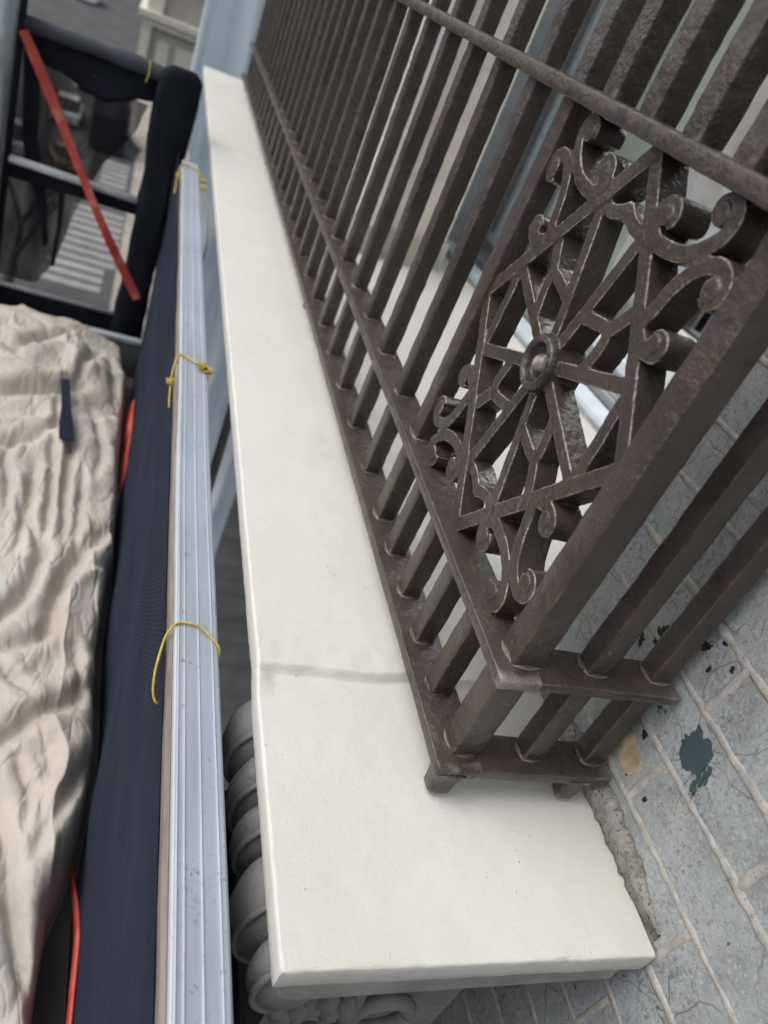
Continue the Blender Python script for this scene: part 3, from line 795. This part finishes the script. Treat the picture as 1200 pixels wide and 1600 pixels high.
# ================================================================== scaffold side
# aluminium guard rail beam
AB = empty('aluminium_rail', (.25, 2, -1.05), 'long pale aluminium scaffold rail with ridged top, running beside the cream ledge', 'rail')
bx0, bx1, bz = .219, .297, -1.05
sec = []
def ribz(x):
    z = 0.0
    for c in (.006, .017, .0415, .066): 
        z += .0016*math.exp(-((x-c)/.0011)**2)
    return z
W_ = bx1-bx0
xs = [0]+sorted(set([round(c+d, 5) for c in (.006,.017,.0415,.066) for d in (-.0024,-.0012,0,.0012,.0024)]+list(np.linspace(.0025, W_-.004, 16))))
top = [(x, ribz(x)) for x in xs if 0 < x < W_-.003]
sec = [(0, -.09), (0, -.003)] + top + [(W_-.002, -.0012), (W_, -.004), (W_, -.03), (W_-.012, -.036), (W_-.012, -.09)]
mb = MB(); rs = []
for y in np.linspace(-.6, 4.15, 120):
    j = .0016*float(vnoise(y*2.0, 3.0))
    rs.append([(bx0+a+j, y, bz+b+.0006*float(vnoise(y*8, a*40))) for a, b in sec])
mb.rings(rs); mb.build('extrusion', ALU, AB, True, angle=28)
mb = MB(); mb.box((.222, 4.13, -1.135), (.293, 4.157, -1.053)); mb.build('end_cap', STEEL, AB)
mb = MB(); rs = []
for y in np.linspace(.1, 4.0, 90):
    j = .004*float(fbm(y*2, 8.0))+.002*float(vnoise(y*11, 2.0))
    w2 = .4+.6*float(sstep(3.0, 1.2, y)); rs.append([(.2185-.0085*w2+j*.5, y, -1.10), (.2185, y, -1.10), (.2185, y, -1.068), (.2185-.0080*w2+j*.5, y, -1.070+j*.3)])
mb.rings(rs); tag(mb.build('timber_batten', TIMBER), 'thin weathered timber batten along the left flank of the aluminium rail', 'batten')

def rope(name, pts, r, mat, label, cat='twine', group='twine ties round the aluminium rail', knots=()):
    P3 = [Vector(p) for p in pts]; out = []
    for i in range(len(P3)-1):
        p0, p1, p2, p3 = P3[max(i-1,0)], P3[i], P3[i+1], P3[min(i+2, len(P3)-1)]
        for k in range(8):
            t = k/8; out.append(.5*((2*p1)+(p2-p0)*t+(2*p0-5*p1+4*p2-p3)*t*t+(3*p1-p0-3*p2+p3)*t**3))
    out.append(P3[-1]); mb = MB()
    dn = []
    for a, b in zip(out[:-1], out[1:]): dn += [a.lerp(b, k/4) for k in range(4)]
    dn.append(out[-1])
    for ph in (0, math.pi):
        st_ = []
        for i, p in enumerate(dn):
            t = (dn[min(i+1, len(dn)-1)]-dn[max(i-1, 0)]).normalized(); u = t.cross(Vector((.3,.2,.93))).normalized(); v_ = t.cross(u)
            a = ph+i*.9; st_.append(p+(u*math.cos(a)+v_*math.sin(a))*r*.55)
        mb.tube(st_, r*.62, 6)
    rr = random.Random(len(pts)*7)
    for c in knots:
        for q in range(6):
            a = [Vector(c)+Vector((rr.uniform(-.014,.014), rr.uniform(-.018,.018), rr.uniform(-.004,.014))) for _ in range(4)]
            mb.tube(a, r*.9, 6)
    return tag(mb.build(name, mat, None, True), label, cat, group)
zt = bz+.0045
rope('twine_tie', [(.300,.985,-1.075),(.3,.99,-1.056),(.292,1.0,zt),(.262,1.035,zt+.001),(.23,1.042,zt),(.216,1.035,zt-.004),(.205,1.02,-1.062),(.197,.985,-1.072),(.192,.95,-1.085),(.194,.925,-1.105),(.203,.915,-1.12),(.216,.93,-1.13)], .0022, YELLOW, 'single loose yellow twine looped over the aluminium rail at its nearest tie')
rope('twine_tie', [(.301,2.02,-1.08),(.298,2.04,zt),(.27,2.06,zt+.001),(.235,2.09,zt),(.217,2.10,zt-.004),(.207,2.06,-1.08),(.204,1.95,-1.10),(.206,1.90,-1.11)], .0028, YELLOW, 'knotted yellow twine tied round the middle of the aluminium rail', knots=((.285,2.045,zt+.002),(.296,2.04,zt-.001),(.278,2.05,zt+.002),(.203,2.0,-1.09)))
rope('twine_tie', [(.303,3.98,-1.08),(.298,4.02,zt),(.26,4.05,zt),(.219,4.05,zt),(.205,4.02,-1.08),(.20,3.85,-1.13)], .0036, YELLOW, 'frayed yellow twine at the far end of the aluminium rail', knots=((.315,3.93,-1.06),(.318,3.85,-1.07),(.207,3.95,-1.08)))
rope('twine_tail', [(.318,3.9,-1.06),(.337,3.6,-1.09),(.338,3.3,-1.12),(.318,3.1,-1.16),(.31,2.9,-1.22)], .004, GREYTWINE, 'grey twine tail dangling beside the far end of the aluminium rail', group=None)

# navy debris netting hanging inside the rail
def netx(y, t):
    z = -1.088-.015*math.sin(y*3)*0-t*1.24
    x = .208+.020*t+.010*math.sin(y*7+t*3)*t+.016*float(fbm(y*1.6, t*3.0, 2))*min(1, t*4)+.006*float(fbm(y*6, t*8, 5))*min(1, t*4)
    return x, y, z
mb = MB(); mb.grid(lambda u, v: netx(u, v), np.linspace(.1, 4.45, 190), np.linspace(0, 1, 70))
nb = mb.build('debris_netting', NET, None, True); tag(nb, 'navy debris netting hanging down inside the aluminium rail', 'netting')
sm = nb.modifiers.new('thick', 'SOLIDIFY'); sm.thickness = .0015
# red webbing along the foot of the netting
mb = MB()
def redx(y, t):
    hid = float(sstep(.95, 1.34, y)*sstep(3.06, 2.85, y)); wd_ = .45+.9*float(sstep(2.9, 3.1, y))
    return (.217-.012*t*wd_+.004*math.sin(y*2.3)-.018*hid, y, -2.11-.075*t*wd_-.20*hid)
mb.grid(lambda u, v: redx(u, v), np.linspace(.35, 3.62, 160), [0, .33, .66, 1]); rb = mb.build('red_webbing', RED, None, True)
rb.modifiers.new('thick', 'SOLIDIFY').thickness = .004
tag(rb, 'red webbing edge lying along the foot of the navy netting', 'webbing')

# deck and dust sheet
mb = MB()
for i in range(7): mb.box((-1.44+i*.245, -.8, -2.42), (-1.44+i*.245+.24, 4.40, -2.36))
o = mb.build('scaffold_deck', DECK); tag(o, 'dark plank scaffold deck under the crumpled dust sheet', 'deck')
FOLDS = [  # creases of the sheet: (x, y) points on the deck, depth, width, height of the roll on the far / near flank
    ([(-0.418, 3.291), (-0.360, 3.330), (-0.254, 3.362), (-0.157, 3.412), (-0.045, 3.476), (-0.017, 3.576)], 0.110, 0.030, 0.050, 0.050),
    ([(-0.343, 2.939), (-0.302, 2.984), (-0.219, 3.001), (-0.141, 3.082), (-0.101, 3.135), (-0.076, 3.198)], 0.060, 0.022, 0.040, 0.020),
    ([(-0.508, 3.713), (-0.420, 3.688), (-0.349, 3.614), (-0.282, 3.559), (-0.173, 3.545), (-0.117, 3.553)], 0.050, 0.024, 0.030, 0.030),
    ([(-0.354, 3.625), (-0.319, 3.676), (-0.237, 3.816), (-0.109, 3.900), (0.013, 3.902)], 0.070, 0.026, 0.070, 0.020),
    ([(0.014, 3.889), (-0.042, 3.681), (-0.070, 3.520)], 0.050, 0.020, 0.030, 0.030),
    ([(-0.247, 3.025), (-0.258, 2.967), (-0.259, 2.867), (-0.208, 2.610), (-0.180, 2.518)], 0.030, 0.016, 0.020, 0.020),
    ([(-0.144, 2.871), (-0.143, 2.798), (-0.137, 2.590), (-0.122, 2.496), (-0.069, 2.404), (-0.033, 2.315)], 0.045, 0.016, 0.030, 0.020),
    ([(-0.104, 3.031), (-0.074, 2.826), (-0.062, 2.654), (-0.056, 2.460), (-0.048, 2.365)], 0.050, 0.016, 0.030, 0.030),
    ([(-0.027, 3.086), (-0.024, 3.006), (-0.021, 2.821), (-0.001, 2.529), (0.008, 2.416)], 0.055, 0.017, 0.040, 0.020),
    ([(-0.057, 2.363), (-0.064, 2.318), (-0.066, 2.162), (-0.106, 2.053), (-0.154, 1.985)], 0.060, 0.020, 0.040, 0.030),
    ([(0.220, 2.632), (0.165, 2.527), (0.089, 2.392), (0.024, 2.217), (0.007, 1.940)], 0.055, 0.022, 0.030, 0.050),
    ([(0.211, 2.384), (0.133, 2.336), (0.072, 2.269), (0.037, 2.193)], 0.030, 0.016, 0.020, 0.020),
    ([(-0.156, 1.886), (-0.118, 1.878), (-0.046, 1.901), (0.000, 1.959), (0.038, 2.004)], 0.040, 0.018, 0.030, 0.020),
    ([(-0.097, 1.463), (-0.055, 1.506), (-0.001, 1.592), (0.097, 1.668), (0.183, 1.792), (0.215, 1.845)], 0.050, 0.020, 0.030, 0.040),
    ([(0.238, 1.591), (0.219, 1.538), (0.162, 1.395), (0.110, 1.267), (0.090, 1.179)], 0.045, 0.020, 0.030, 0.030),
    ([(0.222, 1.290), (0.196, 1.247), (0.153, 1.166), (0.143, 0.996), (0.152, 0.907)], 0.050, 0.020, 0.030, 0.020),
    ([(-0.109, 1.826), (-0.086, 1.777), (-0.023, 1.744), (0.009, 1.669)], 0.030, 0.014, 0.020, 0.020),
    ([(-0.036, 1.299), (-0.015, 1.262), (0.035, 1.178), (0.042, 1.060), (0.103, 0.881), (0.142, 0.794)], 0.045, 0.018, 0.030, 0.030),
    ([(0.019, 3.350), (0.058, 3.226), (0.099, 3.057), (0.089, 2.858)], 0.030, 0.018, 0.030, 0.020),
    ([(0.065, 3.887), (0.110, 3.703), (0.144, 3.405)], 0.030, 0.020, 0.020, 0.030),
    ([(0.109, 1.914), (0.141, 1.781), (0.142, 1.678)], 0.025, 0.014, 0.015, 0.015),
    ([(-0.183, 2.680), (-0.149, 2.527), (-0.136, 2.343)], 0.030, 0.013, 0.015, 0.020),
    ([(0.031, 2.933), (0.047, 2.709), (0.052, 2.465), (0.085, 2.325)], 0.030, 0.016, 0.020, 0.020),
    ([(0.102, 1.467), (0.081, 1.362), (0.085, 1.285)], 0.030, 0.015, 0.015, 0.020),
    ([(0.002, 1.460), (0.049, 1.360), (0.049, 1.246)], 0.030, 0.015, 0.015, 0.020),
    ([(-0.120, 3.290), (-0.100, 3.215), (-0.106, 3.133)], 0.040, 0.014, 0.020, 0.020),
    ([(-0.421, 4.052), (-0.346, 4.060), (-0.251, 3.929)], 0.040, 0.020, 0.030, 0.020),
]
def canvas():
    nx_, ny_ = 330, 640
    hy = [.0,.60,.77,1.05,1.23,1.55,1.92,2.5,3.0,3.4,3.85,4.25]; hx = [.175,.158,.165,.168,.200,.218,.214,.217,.206,.196,.175,.135]
    v = np.linspace(.10, 4.26, ny_); edge = np.interp(v, hy, hx)-.008
    edge = edge+.010*np.sin(v*5.3)+.012*fbm(v*3.3, 2.0)+.004*fbm(v*16, 5.0)
    t = np.linspace(0, 1, nx_)**.62
    X = edge[None, :]-(1-t[:, None])*1.05; Y = np.broadcast_to(v[None, :], X.shape).copy()
    d = np.maximum(edge[None, :]-X, 0)
    z = .245*(1-np.exp(-d/.013))+.030*fbm(X*1.8, Y*1.1, 4.0)*sstep(0, .12, d)+.10*np.exp(-((Y-3.7)/.5)**2)*sstep(0, .3, d)
    # soft secondary drapes
    wxx = X+.07*fbm(X*3, Y*1.6, 1.0)+.03*fbm(X*8, Y*3, 2.0); wyy = Y+.12*fbm(X*2.5, Y*2.2, 7.0)
    far = sstep(2.7, 3.1, Y)
    rd = lambda a: (1-np.abs(a))
    z += (1-far)*(.030*rd(vnoise(wxx*4, wyy*.9, 3.0))**3+.009*rd(vnoise(wxx*10+wyy*1.5, wyy*2.0, 8.0))**5)
    z += far*(.045*rd(vnoise(wxx*2.4+wyy, wyy*2.6-wxx*1.5, 5.0))**3+.016*rd(vnoise(wxx*4, wyy*7+wxx*3, 12.0))**4)
    for pts, dep, wid, up, dn in FOLDS:
        dep, up, dn, wid = dep*.66, up*.55, dn*.55, wid*1.10
        P2 = np.array(pts, float); seg = []
        for a, b in zip(P2[:-1], P2[1:]):
            n = max(3, int(np.hypot(*(b-a))/.03)); seg.append(a+(b-a)*np.linspace(0, 1, n, endpoint=False)[:, None])
        Q = np.vstack(seg+[P2[-1:]])
        k = np.ones(5)/5
        if len(Q) > 9:
            for c in (0, 1): Q[2:-2, c] = np.convolve(Q[:, c], k, 'valid')
        T = np.gradient(Q, axis=0); T /= np.hypot(T[:, 0], T[:, 1])[:, None]+1e-9
        taper = np.sin(np.pi*(np.arange(len(Q))+.8)/(len(Q)+.6))**.55
        lo, hi = Q.min(0)-.35, Q.max(0)+.35
        m = (X > lo[0]) & (X < hi[0]) & (Y > lo[1]) & (Y < hi[1])
        if not m.any(): continue
        px = X[m]+.012*fbm(X[m]*9, Y[m]*7, dep*50); py = Y[m]+.02*fbm(X[m]*8, Y[m]*6, 3+dep*50)
        D = np.full(px.shape, 1e9); SG = np.zeros(px.shape); TP = np.zeros(px.shape)
        for n_ in range(len(Q)-1):
            a, b = Q[n_], Q[n_+1]; ex, ey = b[0]-a[0], (b[1]-a[1])*.75; l2 = ex*ex+ey*ey+1e-12
            dx, dy = px-a[0], (py-a[1])*.75; t_ = np.clip((dx*ex+dy*ey)/l2, 0, 1)
            rx, ry = dx-t_*ex, dy-t_*ey; dd = rx*rx+ry*ry; u = dd < D
            D[u] = dd[u]; SG[u] = (dx*ey-dy*ex)[u]; TP[u] = (taper[n_]+(taper[n_+1]-taper[n_])*t_)[u]
        D = np.sqrt(D); sg = np.sign(SG)*D
        w1 = wid
        z[m] += TP*(-dep*np.exp(-(D/w1)**2)+up*np.exp(-((sg-2.3*w1)/(1.7*w1))**2)+dn*np.exp(-((sg+2.0*w1)/(1.5*w1))**2))
    c1 = np.abs(vnoise(wxx*9+wyy*2, wyy*3.5-wxx*3, 21.0)); c2 = np.abs(vnoise(wxx*20-wyy*4, wyy*8+wxx*5, 27.0)); c3 = np.abs(vnoise(wxx*34+wyy*9, wyy*16, 33.0))
    z += (.022*np.minimum(c1, .30)+.016*np.minimum(c2, .26)+.009*np.minimum(c3, .30)-.010)*sstep(0, .04, d)
    z -= .5*sstep(4.12, 4.26, Y+.35*(X-.1)*0+.03*fbm(X*6, 3.0))
    P_ = np.stack([X, Y, z-2.345], -1)
    mb = MB(); mb.add(P_.reshape(-1, 3), [(i*ny_+j, (i+1)*ny_+j, (i+1)*ny_+j+1, i*ny_+j+1) for i in range(nx_-1) for j in range(ny_-1)])
    return mb.build('dust_sheet', CANVAS, None, True)
tag(canvas(), 'crumpled beige canvas dust sheet heaped on the scaffold deck', 'dust sheet')
mb = MB(); rs = []
for i in range(14):
    t = i/13; y = 3.40-.42*t; z = -1.965-.030*t+.010*math.sin(t*5); x = -.108+.058*t; ww = .020+.010*float(sstep(.5, .8, t))
    rs.append([(x-ww, y, z), (x+ww, y, z), (x+ww, y, z+.008), (x-ww, y, z+.008)])
mb.rings(rs); tag(mb.build('strap_tail', NET, None, True, angle=40), 'short dark blue strap tail lying in a crease of the dust sheet', 'strap')

# end guard frame with wrapped top rail
YG = 4.5
GF = empty('guard_frame', (-.2, YG, -2.3), 'black scaffold end guard frame with cloth wrapped top rail, looking down on the street', 'guard frame')
mb = MB(); rs = []
for x in np.linspace(-.95, .205, 80):
    s = 1+.18*float(fbm(x*9, 2.0)); zz = -.775-.008*float(fbm(x*4, 6))
    rs.append([(x, YG+.034*s*math.cos(a), zz+.036*s*math.sin(a)*(1+.12*float(vnoise(a*2, x*14)))) for a in np.linspace(0, 2*math.pi, 15)[:-1]])
mb.rings(rs); mb.build('top_rail', WRAP, GF, True)
mb = MB(); mb.tube([(-1.2, YG-.02, -1.385), (.105, YG-.02, -1.412)], .020, 14); mb.build('mid_rail', plain('whitish_tube', (.72,.73,.75), .4), GF, True)
mb = MB(); roundbar(mb, 0, -1.2, .10, YG+.005, -1.455, .012, .085, .003, .05, .0006, 9); mb.build('mid_band', BLACKNET, GF, True)
mb = MB(); roundbar(mb, 0, -1.2, .12, YG-.01, -2.155, .03, .135, .004, .05, .0006, 10); mb.build('bottom_rail', BLACKNET, GF, True)
mb = MB(); mb.tube([(-1.2, YG-.03, -2.062), (.095, YG-.03, -2.079)], .013, 10); mb.build('edge_tube', plain('dull_grey_plastic', (.42,.41,.43), .6), GF, True)
mb = MB(); mb.tube([(-.60, YG-.02, -.60), (-.60, YG-.02, -2.4)], .034, 14); mb.build('post', BLACKNET, GF, True)
mb = MB(); rs = []
for z in np.linspace(-.72, -2.42, 80):
    t = (-.72-z)/1.7
    tp = .62+.38*float(sstep(-.72, -.755, z)); wl = (.083+.030*math.exp(-((t-.12)/.18)**2)+.012*float(fbm(z*5, 1.0)))*tp; dp = (.055+.012*float(fbm(z*4, 9.0)))*tp; cx = .150-.018*t
    sq = lambda q: math.copysign(abs(q)**.55, q)
    rs.append([(cx+wl*sq(math.cos(a))*(1+.16*float(vnoise(a*2.6, z*3))), YG-.02+dp*sq(math.sin(a))*(1+.25*float(vnoise(a*3.2, z*3, 4))), z) for a in np.linspace(0, 2*math.pi, 25)[:-1]])
mb.rings(rs); mb.build('wrapped_post', BLACKNET, GF, True)
rope('cable_tie', [(-.01, YG-.02, -.735), (-.005, YG-.042, -.765), (-.006, YG-.042, -.80), (-.012, YG-.03, -.835)], .0035, YELLOW, 'thin yellow tie round the cloth wrapped top rail', 'tie', None)
# netting swags in the opening
def swag(name, outline, y, label, wob=.02, cat='netting', group='black netting swags in the end frame'):
    mb = MB(); n = len(outline)
    o = [Vector(p) for p in outline]; c = sum(o, Vector((0, 0)))/n
    dense = []
    for i in range(n):
        a, b = o[i], o[(i+1) % n]
        for k in range(10):
            p = a.lerp(b, k/10); p += Vector((vnoise(p.x*30, p.y*30, y), vnoise(p.x*30+9, p.y*30, y)))*.004; dense.append(p)
    m_ = len(dense); rings = []
    for s in (1, .75, .5, .25, .02):
        rings.append([(c.x+(p.x-c.x)*s, y+wob*float(vnoise((c.x+(p.x-c.x)*s)*9, (c.y+(p.y-c.y)*s)*3)), c.y+(p.y-c.y)*s) for p in dense])
    mb.rings(rings, cap=False); ob = mb.build(name, BLACKNET, None, True); ob.modifiers.new('thick', 'SOLIDIFY').thickness = .003
    return tag(ob, label, cat, group)
swag('net_swag', [(-.60,-.80),(-.3,-.80),(.06,-.79),(.08,-.92),(-.02,-.93),(-.10,-.97),(-.18,-1.00),(-.28,-.985),(-.38,-.94),(-.46,-.93),(-.55,-.86)], YG+.03, 'black netting valance hanging below the wrapped top rail')
swag('net_swag', [(-.575,-.80),(-.50,-.83),(-.505,-1.0),(-.485,-1.2),(-.44,-1.35),(-.42,-1.50),(-.375,-1.62),(-.345,-1.80),(-.37,-1.82),(-.41,-1.62),(-.46,-1.52),(-.53,-1.30),(-.56,-1.0)], YG+.035, 'long tapering black netting swag hanging left of the red strap')
swag('net_swag', [(-.33,-1.42),(-.30,-1.44),(-.29,-1.66),(-.30,-1.92),(-.315,-1.92),(-.315,-1.66)], YG+.02, 'narrow wisp of black netting hanging over the zebra crossing')
def veil_mat():
    m = Mat('fine_black_mesh', .8, 0, .2); m.col((.012,.013,.017))
    tr = m.n('ShaderNodeBsdfTransparent'); mx = m.n('ShaderNodeMixShader')
    f = m.ramp(m.noise(5, 4, .6, (2.5, 1, .5)), [(.35, .30), (.65, .72)])
    out = [n for n in m.t.nodes if n.type == 'OUTPUT_MATERIAL'][0]
    m.l(f, mx.inputs[0]); m.l(tr.outputs[0], mx.inputs[1]); m.l(m.b.outputs[0], mx.inputs[2]); m.l(mx.outputs[0], out.inputs['Surface']); return m.m
VEIL = veil_mat()
vl_ = swag('mesh_veil', [(-.60,-.82),(-.30,-.92),(.02,-.95),(-.02,-1.10),(-.14,-1.30),(-.24,-1.60),(-.30,-1.9),(-.38,-2.05),(-.60,-2.05)], YG+.05, 'see through black mesh veil behind the black netting swags', cat='netting', group=None)
vl_.data.materials[0] = VEIL
# red ratchet strap
mb = MB(); a = Vector((-.565, YG-.075, -.80)); b = Vector((.155, YG-.085, -1.93)); rs = []
for i in range(60):
    t = i/59; p = a.lerp(b, t); tw = .5*math.sin(t*9)+.3*float(vnoise(t*9, 1.0)); d = Vector((math.cos(.55)*.028, math.sin(tw)*.015, math.sin(.55)*.028*1.0))
    d = Vector((.019, .012*math.sin(tw*3), .0113)); p.x += .006*math.sin(t*7); p.z -= .02*math.sin(math.pi*t)
    rs.append([p-d, p+d, p+d+Vector((0, .004, 0)), p-d+Vector((0, .004, 0))])
mb.rings(rs); tag(mb.build('red_strap', RED, None, True, angle=40), 'red strap stretched diagonally across the scaffold end opening', 'strap')
mb = MB(); roundbar(mb, 0, -1.0, .26, YG-.20, -2.135, .040, .034, .006, .05, .0004, 14)
tb = mb.build('toe_board', plain('pale_steel', (.50,.57,.62), .45, .3, .15, 20), None, True); mb = MB(); roundbar(mb, 0, -1.0, .255, YG-.20, -2.26, .03, .214, .004, .05, .0004, 15); mb.build('kick_plate', plain('dull_steel', (.12,.125,.13), .6, .2, .2, 18), tb, True)
tag(tb, 'steel blue toe board at the foot of the end frame behind the dust sheet', 'toe board')
mb = MB(); mb.tube([(-.625, YG-.14, .6), (-.625, YG-.14, -2.4)], .042, 18); tag(mb.build('scaffold_tube', STEEL, None, True), 'upright grey scaffold tube at the left edge beside the end frame', 'scaffold tube')
# pale sheeting hung across the far end of the ledge
def shx(u, v):
    return (u, 7.3+.05*math.sin(u*16+v*.4)+.09*float(fbm(u*4, v*.5, 2)), v)
mb = MB(); n1, n2 = 90, 60
us = np.linspace(.29, 1.75, n1)
def shz(u, t):
    zb_ = -1.75-.02*math.sin(u*20) if u < .40 else -1.75-(u-.40)*3.4-.08*math.sin(u*9)
    return zb_+(1.4-zb_)*t
mb.grid(lambda u, t: shx(u-.04*(1-t)*0+(.06*math.sin(t*3) if u < .4 else 0)*0, shz(u, t)), us, np.linspace(0, 1, n2))
sh = mb.build('scaffold_sheeting', SHEET, None, True); sh.modifiers.new('thick', 'SOLIDIFY').thickness = .002
tag(sh, 'pale blue sheeting hung beyond the far end of the ledge', 'sheeting')
# lower wall behind the gap, with flat courses
LW = empty('block_wall', (1.5, 8, -8), 'dark grey block wall glimpsed in the gap beneath the sheeting', 'wall')
mb = MB()
for k in range(60): mb.box((.5, 8.0+.012*(k % 2), -16+k*.24), (5, 8.4, -16+k*.24+.226))
mb.build('course', plain('dark_grey_block', (.16,.165,.16), .85, 0, .25, 4, .3), LW)
mb = MB(); mb.tube([(.578, 3.0, -1.60), (.590, 3.0, -2.35)], .020, 10); tag(mb.build('brace_tube', plain('dull_tube', (.42,.41,.39), .6), None, True), 'thin pale brace tube standing in the gap under the ledge', 'tube')
mb = MB(); mb.tube([(.40, .5, -1.42), (.40, .93, -1.40)], .012, 10); tag(mb.build('dark_tube', BLACKNET, None, True), 'short dark tube in the gap beside the carved lobes', 'tube')
